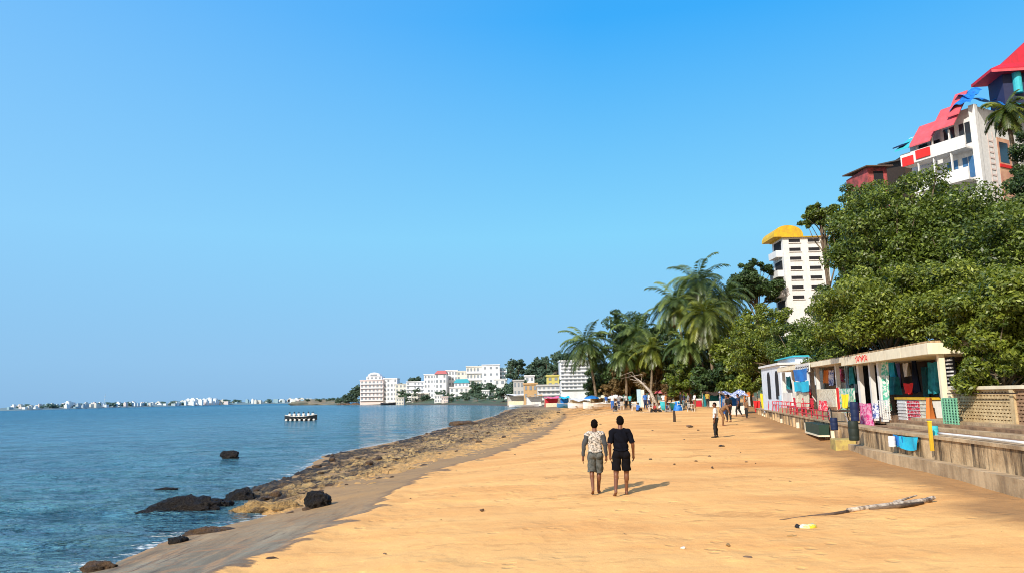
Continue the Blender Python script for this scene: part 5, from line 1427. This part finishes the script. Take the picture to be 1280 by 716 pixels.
J1 = pose(hpL=(-.09, 0, .91), knL=(-.10, .05, .50), anL=(-.085, -.24, .16), toL=(-.10, -.12, .035), hpR=(.085, 0, .91), knR=(.075, .13, .50), anR=(.045, .16, .085), toR=(.06, .31, .028),
          elL=(-.27, -.03, 1.13), wrL=(-.295, -.01, .87), elR=(.245, -.05, 1.12), wrR=(.255, .0, .87), head=(.0, .025, 1.63), pelvis=(0, 0, .95), shL=(-.178, 0, 1.395))
w1, pt1 = make_person('person in white printed shirt with charcoal sleeves and grey shorts, walking away barefoot', J1, PAT, SHORTG, SKIN, long_sleeve=True, sleeve_mat=GREYSL, short=.97, vox=.009, scale=1.0)
g = ground(746, 616.5); w1.location = g + Vector((0, 0, -.01)); w1.rotation_euler = (0, 0, -.10)
# white stripe on shorts
mk = MB().hexa([(.075, -.125, .62), (.105, -.118, .62), (.118, -.112, .84), (.10, -.118, .84), (.078, -.121, .62), (.108, -.114, .62), (.121, -.108, .84), (.103, -.114, .84)]).mesh('stripe')
J2 = pose(knL=(-.125, .03, .50), anL=(-.175, -.28, .16), toL=(-.19, -.15, .035), hpL=(-.095, 0, .91), knR=(.115, .12, .50), anR=(.10, .14, .085), toR=(.115, .29, .028), hpR=(.10, 0, .91),
          elL=(-.255, -.06, 1.13), wrL=(-.24, .04, .88), elR=(.265, -.04, 1.13), wrR=(.285, .10, .88), shL=(-.182, 0, 1.405), shR=(.182, 0, 1.405), head=(.01, .03, 1.635))
w2, _ = make_person('person in black t-shirt and black shorts, walking away barefoot', J2, BLACKT, BLACKS, SKIN, sleeve=.93, short=.86, vox=.009, scale=1.045)
g = ground(778.5, 618.5); w2.location = g + Vector((0, 0, -.01)); w2.rotation_euler = (0, 0, -.04)

# smaller people, built coarser, then copied with other clothes
CL = dict(white=M('white_shirt_cloth', (.72, .72, .70), .85), blue=M('blue_shirt_cloth', (.05, .16, .50), .85), red=M('red_shirt_cloth', (.38, .04, .04), .85), black=M('black_cloth', (.02, .02, .022), .85),
          grey=M('grey_cloth', (.25, .25, .26), .85), teal=M('teal_shirt_cloth', (.05, .35, .38), .85), brown=M('brown_cloth', (.22, .12, .06), .85), yellow=M('yellow_shirt_cloth', (.45, .33, .06), .85), orange=M('orange_shirt_cloth', (.42, .16, .05), .85), navy=M('navy_cloth', (.03, .04, .10), .85))  # bright crowd shirts dimmed in colour to stand for tree shade
STAND = pose(anL=(-.11, .06, .09), toL=(-.12, .21, .03), knL=(-.10, .07, .50))
WALK = pose(knL=(-.09, .16, .52), anL=(-.09, .16, .10), toL=(-.1, .31, .04), knR=(.09, .0, .50), anR=(.09, -.22, .14), toR=(.09, -.10, .03), elL=(-.22, -.10, 1.13), wrL=(-.23, -.05, .90), elR=(.22, .06, 1.12), wrR=(.22, .20, .92))
BEND = pose(pelvis=(0, -.12, .90), chest=(0, .10, 1.10), neck=(0, .30, 1.20), head=(0, .45, 1.26), shL=(-.175, .24, 1.16), shR=(.175, .24, 1.16), elL=(-.2, .34, .88), elR=(.2, .34, .88), wrL=(-.14, .45, .66), wrR=(.14, .45, .66),
            hpL=(-.09, -.10, .87), hpR=(.09, -.10, .87), knL=(-.12, .0, .48), knR=(.12, .0, .48), anL=(-.12, -.06, .09), anR=(.12, -.06, .09), toL=(-.13, .10, .03), toR=(.13, .10, .03))
SIT = pose(pelvis=(0, 0, .12), chest=(0, .06, .44), neck=(0, .08, .65), head=(0, .12, .815), shL=(-.175, .08, .59), shR=(.175, .08, .59), elL=(-.24, .16, .34), elR=(.24, .16, .34), wrL=(-.17, .36, .30), wrR=(.17, .36, .30),
           hpL=(-.09, .03, .12), hpR=(.09, .03, .12), knL=(-.14, .40, .30), knR=(.14, .40, .30), anL=(-.12, .52, -.06), anR=(.12, .52, -.06), toL=(-.12, .66, -.1), toR=(.12, .66, -.1))
g = ground(896, 546.5)
p1_, _ = make_person('person in white shirt and dark trousers standing alone on the sand', STAND, CL['white'], CL['black'], SKIN, short=1.9, vox=.018, fingers=True, shoes=CL['black'])
p1_.scale = (.94, .94, .94); p1_.location = g; p1_.rotation_euler = (0, 0, 1.2)
_pp = {}
def small(kind, px, py, label, sh, pa, yaw, scale=1.0, group=None, z=None, Y=None, long_=True):
    J = dict(stand=STAND, walk=WALK, bend=BEND, sit=SIT)[kind]
    key = (kind, long_)
    if key not in _pp: r_, _ = make_person(label, J, CL[sh], CL[pa], SKIN2 if kind == 'walk' else SKIN, short=1.9 if long_ else .85, vox=.026, fingers=False, group=group); _pp[key] = r_
    else: r_ = copy_tree(_pp[key]); 
    if 'group' in r_: del r_['group']
    tag(r_, label, 'person', group)
    for ch in r_.children:
        b = ch.name.split('.')[0]
        mt = CL[sh] if b == 'shirt' else CL[pa] if b in ('shorts', 'trousers') else None
        if mt is not None: ch.material_slots[0].link = 'OBJECT'; ch.material_slots[0].material = mt
    g = ground(px, py) if z is None else z
    r_.location = g; r_.rotation_euler = (0, 0, yaw); r_.scale = (scale,) * 3
    return r_
small('bend', 905, 532, 'person in brown bending forward beside the one in white', 'brown', 'brown', -1.9)
small('stand', 912, 527, 'person in black standing in front of the blue awning', 'black', 'black', .4, 1.04)
small('walk', 909, 524, 'person in grey shirt close to the one in black', 'grey', 'navy', 2.6)
small('walk', 924, 521, 'person in navy by the wall end near the handrail', 'navy', 'black', .9)
small('stand', 934, 523, 'short person in dark brown beside the end of the wall', 'brown', 'black', 1.9, .8)
crowd = [('stand', 766, 512, 'white', 'blue', 'person in white top and blue trousers at the left of the beach-end crowd'), ('walk', 774, 512, 'grey', 'navy', 'person in grey near the pale blue panel, left side'),
         ('stand', 783, 511, 'white', 'black', 'person in white top and black trousers left of the pale blue panel'), ('stand', 788, 511, 'teal', 'black', 'person in teal beside the pale blue panel'),
         ('stand', 807, 511, 'blue', 'navy', 'person in blue right of the pale blue panel'), ('walk', 812, 512, 'white', 'navy', 'person in white at the foot of the bleached trunk'),
         ('sit', 820, 515, 'red', 'black', 'person in red sitting under the bleached trunk'), ('sit', 826, 515, 'white', 'black', 'person in white sitting in the middle of the crowd'),
         ('stand', 833, 513, 'orange', 'brown', 'person in orange standing in the middle of the crowd'), ('sit', 838, 515, 'grey', 'grey', 'person in grey sitting beside the turquoise boat'),
         ('stand', 852, 512, 'black', 'black', 'person in black by the blue tarp heap'), ('stand', 856, 511, 'navy', 'grey', 'person in navy right of the blue tarp heap'),
         ('walk', 861, 512, 'grey', 'black', 'person in grey near the red cool box'), ('stand', 885, 509, 'yellow', 'black', 'person in yellow in the shade behind the cool box'),
         ('stand', 758, 510, 'blue', 'white', 'person in blue top and white trousers at the far left of the beach')]
for k, (kd, px, py, sh, pa, lb) in enumerate(crowd): small(kd, px, py, lb, sh, pa, random.uniform(0, 6), random.uniform(.95, 1.06))
more = [('sit', 770, 514, 'black', 'grey', 'person in black sitting at the left edge of the crowd'), ('sit', 797, 514, 'blue', 'black', 'person in blue sitting in front of the pale blue panel'),
        ('stand', 830, 510, 'white', 'grey', 'person in white top and grey trousers behind the sitting ones'), ('sit', 834, 515, 'navy', 'navy', 'person in navy sitting between red and grey ones'),
        ('sit', 866, 513, 'brown', 'black', 'person in brown sitting near the cool box'), ('stand', 869, 510, 'white', 'brown', 'person in white standing beside the cool box'),
        
        ]
for kd, px, py, sh, pa, lb in more: small(kd, px, py, lb, sh, pa, random.uniform(0, 6), random.uniform(.92, 1.06))
for k, px in enumerate((776, 793, 814, 829, 850, 864)):
    g = ground(px, 512 + (k % 3)); c_ = chair(g, random.uniform(0, 6), 'white plastic chair among the crowd at the end of the beach', group='white chairs at the end of the beach')
    for ch in c_.children: ch.material_slots[0].link = 'OBJECT'; ch.material_slots[0].material = WHITE
# post in the sand
g = ground(843, 527)
ps = thing('wooden_post', g, 'short dark wooden post standing alone in the far sand', 'post')
MB().tube([g + Vector((0, 0, -.3)), g + Vector((.02, 0, .4)), g + Vector((.0, 0, .78))], [.10, .09, .08], 10).build('post', DARKWOOD, ps)
MB().tube([g + Vector((0, 0, .72)), g + Vector((-6, 9, .4))], .012, 5).build('rope', BLEACH, ps)

# ------------------------------------------------------------------ BOATS
def hull(mb, L_, W_, Hh, flat=.0, z0=0, th=.05):
    n = 18; rings = []
    for i in range(n + 1):
        f = i / n * 2 - 1; w = W_ / 2 * (1 - abs(f) ** 2.6) + .02; sheer = Hh * (1 + .35 * f * f); keel = Hh * .30 * f ** 4
        ring = []
        for k in range(9):
            a = -1 + 2 * k / 8; ring.append((f * L_ / 2, w * a, z0 + keel + (sheer - keel) * abs(a) ** 2.2))
        inner_ = [(f * L_ / 2 * .97, (w - th) * (1 - 2 * k / 8), z0 + keel + .06 + (sheer - keel - .06) * abs(1 - 2 * k / 8) ** 2.2) for k in range(9)]
        rings.append(ring + inner_)
    b = len(mb.v); m_ = len(rings[0])
    for r_ in rings: mb.v += r_
    for i in range(n):
        for k in range(m_):
            k2 = (k + 1) % m_; mb.f.append((b + i * m_ + k, b + (i + 1) * m_ + k, b + (i + 1) * m_ + k2, b + i * m_ + k2))
    mb.f.append(tuple(b + k for k in range(m_))); mb.f.append(tuple(b + n * m_ + k for k in reversed(range(m_))))
    return mb
def boat(loc, yaw, L_, W_, Hh, mat, label, thw=3, trim=None, name='rowing_boat'):
    t_ = thing(name, loc, label, 'boat')
    def ob(nm, mb, mt):
        me = mb.mesh(nm); me.materials.append(mt); o = bpy.data.objects.new(nm, me); COL.objects.link(o); o.parent = t_; return o
    ob('hull', hull(MB(), L_, W_, Hh), mat)
    for k in range(thw):
        x = -L_ * .3 + L_ * .6 * k / max(1, thw - 1); ob('thwart', MB().box(x - .12, x + .12, -W_ * .42, W_ * .42, Hh * .62, Hh * .68), BLEACH)
    if trim: 
        for sd in (-1, 1): ob('gunwale', MB().tube([(f * L_ / 2, sd * (W_ / 2 * (1 - abs(f) ** 2.6) + .02), Hh * (1 + .35 * f * f) + .02) for f in np.linspace(-.98, .98, 17)], .035, 6), trim)
    t_.rotation_euler = (0, 0, yaw); return t_
b0 = atz(376, 525.5, ZW); BW = 40 * b0.y / F
bt = boat((b0.x, b0.y, ZW - .12), .03, BW, 1.7, .80, M('dark_boat_paint', (.03, .04, .05), .5), 'passenger boat with white fenders and a row of people in white out on the water', thw=6, trim=WHITE, name='passenger_boat')
for k in range(7):
    x = -BW * .42 + BW * .84 * k / 6
    me = MB().ball((x, -.86 + .35 * abs(k - 3) ** 2 / 9, .28), (.20, .13, .17), 8, 12).mesh('fender'); me.materials.append(WHITE); o = bpy.data.objects.new('fender', me); COL.objects.link(o); o.parent = bt
for k in range(6):
    x = -BW * .36 + BW * .72 * k / 5
    small('sit', 0, 0, 'person in white sitting in the row aboard the passenger boat', 'white', 'white', random.uniform(-.3, .3), 1.0, 'passengers in the boat', z=Vector((b0.x + x, b0.y + .1, ZW + .50)))
q = atz(485, 506.2, ZW); Y = 480; d = ray(485, 505)
boat((d[0] / d[1] * Y, Y, ZW - .2), .1, 9.5, 3, 1.4, M('dark_hull', (.03, .035, .05), .5), 'dark moored boat in front of the headland', trim=HZG, name='moored_boat')
# boats drawn up at the far beach
for k, (px, py, L_, mt, yaw, lb) in enumerate(((752, 511, 5, WHITE, .3, 'white boat drawn up at the far left of the beach'), (735, 510, 6, HZW, .0, 'long white boat beside the beach huts'),
        (840, 512, 3.0, TURQ, .5, 'turquoise and white boat in front of the crowd'), (715, 509, 6, M('blue_boat_paint', (.06, .22, .45), .5), .2, 'blue boat beside the pink hut'), (655, 508.5, 9, HZW, .1, 'white boat lying at the far end of the rocky shore'))):
    g = ground(px, py); boat(g + Vector((0, 0, -.08)), yaw, L_, 1.7, .75, mt, lb, trim=WHITE)
# pale blue panel, cool box, tarp heap
p = at(801, 504, 96); g = gh(p.x, 96)
pn_ = thing('pale_blue_panel', (p.x, 96, g), 'tall pale blue and white panel standing at the end of the beach', 'panel')
h_ = at(801, 486, 96).z - g
MB().box(p.x - .45, p.x + .05, 96, 96.06, g - .1, g + h_).build('board', STEELB, pn_)
MB().box(p.x + .06, p.x + .5, 96, 96.06, g - .1, g + h_ * .97).build('board', WHITE, pn_)
p = ground(873, 508); k = p.y / F
cb = thing('cool_box', p, 'red cool box with white lid in the shade under the palms', 'box')
bevel(MB().box(p.x - 4.5 * k, p.x + 4.5 * k, p.y, p.y + .8, p.z - .05, p.z + 8 * k).build('body', RED, cb), .04)
MB().box(p.x - 4.7 * k, p.x + 4.7 * k, p.y - .05, p.y + .85, p.z + 8.05 * k, p.z + 10 * k).build('lid', WHITE, cb)
p = ground(847, 513); k = p.y / F
tag(link('tarp_heap', rock_mesh('tarp_heap', (p.x, p.y, p.z + .1), (6 * k, .6, 9 * k), 610, 0, .3, 20), BLUE, loc=p, smooth=True), 'heap of bright blue tarp at the edge of the crowd', 'tarp')

# beach stalls with awnings
def stall(px, py, wpx, hpx, aw, label, back=None, posts=BLEACH, goods=True, name='beach_stall', slopez=.35):
    p = ground(px, py); k = p.y / F; W_, H_ = wpx * k, hpx * k; D_ = min(2.2, W_)
    t_ = thing(name, p, label, 'stall')
    for x in (-1, 1):
        for y in (0, 1): MB().tube([p + Vector((x * W_ / 2 * .94, y * D_, -.2)), p + Vector((x * W_ / 2 * .94, y * D_, H_ - slopez * (1 - y) - .02))], .05, 6).build('post', posts, t_)
    fr = lambda s, o, z: p + Vector((s, o, z))
    tarp(fr, -W_ / 2 - .1, W_ / 2 + .1, -.35, D_ + .3, lambda a, b: H_ - slopez * (1 - b) - .18 * math.sin(a * PI) , 'awning', aw, t_, 8)
    if back is not None: MB().box(p.x - W_ / 2, p.x + W_ / 2, p.y + D_ + .06, p.y + D_ + .1, p.z - .1, p.z + H_ * .8).build('back_cloth', back, t_)
    if goods: MB().box(p.x - W_ * .42, p.x + W_ * .42, p.y + .2, p.y + .9, p.z - .1, p.z + H_ * .36).build('table', random.choice((WHITE, CREAM, CREAMPAT)), t_)
    return t_
stall(921, 518, 26, 30, BLUEPAT, 'stall under a blue and white patterned awning at the far end of the wall', BLUE)
stall(941, 507, 14, 32, TEAL, 'narrow teal stall with an orange flower sign before the white house', ORANGE)
stall(645, 506, 22, 14, HZW, 'white tented hut at the left end of the distant huts', HZG)
stall(668, 507, 20, 14, HZO, 'hut with orange awning among the distant huts', HZW)
stall(690, 508, 18, 13, M('pink_awning', (.66, .16, .26), .7), 'hut with bright pink awning among the distant huts', RED)
stall(706, 509, 12, 14, CYAN, 'hut with cyan awning right of the pink hut', BLUE)
stall(725, 509, 22, 12, WHITE, 'white awning hut below the apartment block', CREAM)
stall(748, 507, 16, 13, CREAM, 'cream awning hut under the left palm', BEIGE)
stall(895, 508, 22, 20, DARKWOOD, 'dark thatched stall in the shade under the palms', TEAL)
# beach umbrellas
def umbrella(px, py, hpx, mat, label):
    p = ground(px, py); k = p.y / F; h = hpx * k
    t_ = thing('beach_umbrella', p, label, 'umbrella')
    MB().tube([p + Vector((0, 0, -.2)), p + Vector((0, 0, h))], .03, 6).build('pole', BLEACH, t_)
    MB().tube([p + Vector((0, 0, z)) for z in (h - .5, h - .25, h - .05, h)], [1.25, .95, .3, .02], 12, False).build('canopy', mat, t_)
umbrella(697, 508, 13, M('pink_canopy', (.70, .15, .30), .7), 'pink beach umbrella beside the pink hut')
umbrella(770, 508, 15, WHITE, 'white beach umbrella at the back of the crowd')
umbrella(740, 508, 14, BLUE, 'blue beach umbrella below the left palm')
umbrella(828, 506, 19, REDPAT, 'red and white beach umbrella under the bleached trunk')

# ------------------------------------------------------------------ DRIFTWOOD AND LITTER
pts = [(975, 651), (1010, 647), (1040, 644), (1060, 641), (1085, 638), (1120, 634), (1150, 630), (1163, 628)]
gp = [ground(*q) for q in pts]
lg = thing('driftwood_log', gp[5], 'long grey driftwood log lying on the near sand', 'log')
MB().tube([q + Vector((0, 0, .06)) for q in gp[3:]], [.040, .050, .055, .058, .05], 12).build('trunk', BLEACH, lg, smooth=True)
MB().tube([q + Vector((0, 0, .025)) for q in gp[:4]], [.012, .026, .036, .042], 8).build('thin_end', BARK, lg, smooth=True)
MB().tube([gp[4] + Vector((0, -.10, .04)), gp[5] + Vector((.0, -.14, .05)), gp[6] + Vector((0, -.12, .05))], [.03, .045, .03], 8).build('strip', BARK, lg, smooth=True)
MB().tube([gp[5] + Vector((0, .05, .1)), gp[6] + Vector((.05, .18, .16))], [.03, .012], 6).build('stub', BLEACH, lg)
MB().tube([gp[7] + Vector((-.05, 0, .06)), gp[7] + Vector((.12, .05, .10))], [.06, .04], 8).build('stub', BLEACH, lg)
g = ground(1010, 660); k = g.y / F
yp = thing('litter_wrapper', g, 'crumpled yellow and white packet on the sand beside the log', 'litter')
link('packet', rock_mesh('packet', (g.x, g.y, g.z + .03), (13 * k, .10, .055), 700, .1, .25, 22), M('yellow_white_wrapper', (.72, .72, .55), .4, col2=(.72, .62, .04), scale=7, lo=.45, hi=.55), yp, None, True)
link('torn_end', rock_mesh('torn_end', (g.x - 12 * k, g.y, g.z + .03), (3.5 * k, .07, .045), 701, 0, .3, 14), DARK, yp, None, True)
for k, (px, py, mt, lb, sz) in enumerate(((902, 558, BLACKR, 'small black scrap on the sand below the person in white', .14), (338, 701, DARKWOOD, 'small dark stick on the sand near the bottom left', .12), (862, 533, BARK, 'brown scrap on the sand right of the black t-shirt walker', .2),
        (854, 685, WHITE, 'tiny white scrap on the near sand', .05), (1230, 690, WHITE, 'tiny white scrap near the lower right corner', .05), (933, 577, BARK, 'tiny dark pebble on the sand between log and post', .06), (870, 576, BARK, 'tiny dark pebble right of the two walkers', .06), (1075, 571, CREAM, 'pale crumpled plastic at the foot of the wall', .13), (1050, 569, CREAM, 'pale crumpled plastic left of the wall ledge end', .12), (998, 702, BARK, 'tiny brown chip on the bottom sand', .035))):
    g = ground(px, py); me = rock_mesh('litter', (g.x, g.y, g.z + sz * .2), (sz, sz * .5, sz * .35), 720 + k, random.uniform(-.5, .5), .4, 14)
    tag(link(('stick' if 'stick' in lb else 'pebble' if 'pebble' in lb else 'wood_chip' if 'chip' in lb else 'crumpled_plastic' if 'plastic' in lb else 'paper_scrap'), me, mt, loc=g, smooth=True), lb, 'scrap')

sp_ = [rock_mesh('debris', (0, 0, 0), (.05, .03, .018), 800 + i, 0, .4, 10) for i in range(3)]
for me, mt in zip(sp_, (BARK, BARK, DRYLEAF)): me.materials.append(mt)
rgs = random.Random(77)
for k in range(90):
    Y_ = 8 + 50 * rgs.random() ** 1.5; px = rgs.uniform(420, 1180); d = ray(px, 600); x = d[0] / d[1] * Y_
    if float(dist_poly(np.array([x]), np.array([Y_]), WXY)[0]) < 1.2 or not inside(np.array([x]), np.array([Y_]), DRY)[0]: continue
    o = bpy.data.objects.new('debris_chip', sp_[k % 3]); COL.objects.link(o); o.location = (x, Y_, gh(x, Y_) + .012)  # loose debris of bark and dry leaf
    q = rgs.uniform(.35, 1.3) * (1 + Y_ / 50); o.scale = (q, q * rgs.uniform(.6, 1.2), q); o.rotation_euler = (0, 0, rgs.uniform(0, 6))
    tag(o, 'tiny dark chip scattered on the open sand', 'chip', 'dark chips on the sand')

# ------------------------------------------------------------------ WORLD, SUN, CAMERA
sd = Vector((-.50, -.68, .60)).normalized()     # towards the sun: behind the camera, left
el = math.asin(sd.z); az = math.atan2(sd.x, sd.y)
W = bpy.data.worlds.new("World"); SC.world = W; W.use_nodes = True
t = W.node_tree; N = t.nodes; N.clear(); out = N.new('ShaderNodeOutputWorld'); bg = N.new('ShaderNodeBackground')
sky = N.new('ShaderNodeTexSky'); sky.sky_type = 'NISHITA'; sky.sun_disc = False; sky.sun_elevation = el; sky.sun_rotation = az; sky.air_density = 1.0; sky.dust_density = .6; sky.ozone_density = 2.0
tc = N.new('ShaderNodeTexCoord'); sx = N.new('ShaderNodeSeparateXYZ'); t.links.new(tc.outputs['Generated'], sx.inputs[0])
def mathn(op, a, b):
    x = N.new('ShaderNodeMath'); x.operation = op
    for i, q in enumerate((a, b)):
        if hasattr(q, 'node'): t.links.new(q, x.inputs[i])
        else: x.inputs[i].default_value = q
    return x.outputs[0]
def rampn(f, st):
    x = N.new('ShaderNodeValToRGB'); e = x.color_ramp.elements
    while len(e) < len(st): e.new(.5)
    for q, (p, c) in zip(e, st): q.position = p; q.color = (*c, 1)
    t.links.new(f, x.inputs[0]); return x.outputs[0]
K = 1.0
left = rampn(sx.outputs['Z'], [(0, (.26, .50, .79)), (.05, (.28, .555, .86)), (.21, (.28, .65, 1.0)), (.48, (.17, .52, 1.0)), (1, (.08, .28, .75))])
right = rampn(sx.outputs['Z'], [(0, (.27, .53, .82)), (.05, (.29, .58, .90)), (.21, (.24, .68, 1.0)), (.47, (.045, .43, 1.0)), (1, (.03, .20, .72))])
mx = N.new('ShaderNodeMix'); mx.data_type = 'RGBA'
xs = mathn('ADD', mathn('MULTIPLY', sx.outputs['X'], 1.5), .85); xs.node.use_clamp = True; t.links.new(xs, mx.inputs[0]); t.links.new(left, mx.inputs[6]); t.links.new(right, mx.inputs[7])
sc10 = N.new('ShaderNodeMix'); sc10.data_type = 'RGBA'; sc10.blend_type = 'MULTIPLY'; sc10.inputs[0].default_value = 1; sc10.clamp_result = False
warm_fill = mathn('MULTIPLY', mathn('SUBTRACT', -.05, sx.outputs['Y']), 1.6); warm_fill.node.use_clamp = True  # warm fill light added to the unseen sky behind the camera, warms shadows
mxs = N.new('ShaderNodeMix'); mxs.data_type = 'RGBA'; mxs.clamp_result = False; t.links.new(warm_fill, mxs.inputs[0]); t.links.new(mx.outputs[2], mxs.inputs[6]); mxs.inputs[7].default_value = (1.05, .88, .68, 1)
t.links.new(mxs.outputs[2], sc10.inputs[6]); sc10.inputs[7].default_value = (10, 10, 10, 1)
mx2 = N.new('ShaderNodeMix'); mx2.data_type = 'RGBA'; mx2.inputs[0].default_value = .05; mx2.clamp_result = False
t.links.new(sc10.outputs[2], mx2.inputs[6]); t.links.new(sky.outputs[0], mx2.inputs[7])
t.links.new(mx2.outputs[2], bg.inputs['Color']); bg.inputs['Strength'].default_value = .1; t.links.new(bg.outputs[0], out.inputs['Surface'])
sl = bpy.data.lights.new('sun', 'SUN'); sl.energy = 5.0; sl.angle = math.radians(.5); sl.color = (1, .94, .84)
so = bpy.data.objects.new('sun', sl); COL.objects.link(so); so.rotation_euler = sd.to_track_quat('Z', 'Y').to_euler(); so.location = (-20, -20, 40)
cam = bpy.data.cameras.new('camera'); co = bpy.data.objects.new('camera', cam); COL.objects.link(co)
co.location = (0, 0, CZ); co.rotation_euler = (Matrix.Rotation(PI / 2 + PIT, 4, 'X') @ Matrix.Rotation(-ROLL, 4, 'Z')).to_euler()
cam.sensor_width = 36; cam.lens = 36 * F / 1280; cam.clip_start = .1; cam.clip_end = 30000
SC.camera = co
SC.cycles.filter_width = 1.0
SC.view_settings.view_transform = 'Standard'; SC.view_settings.look = 'None'; SC.view_settings.exposure = 0; SC.view_settings.gamma = 1
SC.render.resolution_x = 1024; SC.render.resolution_y = 572
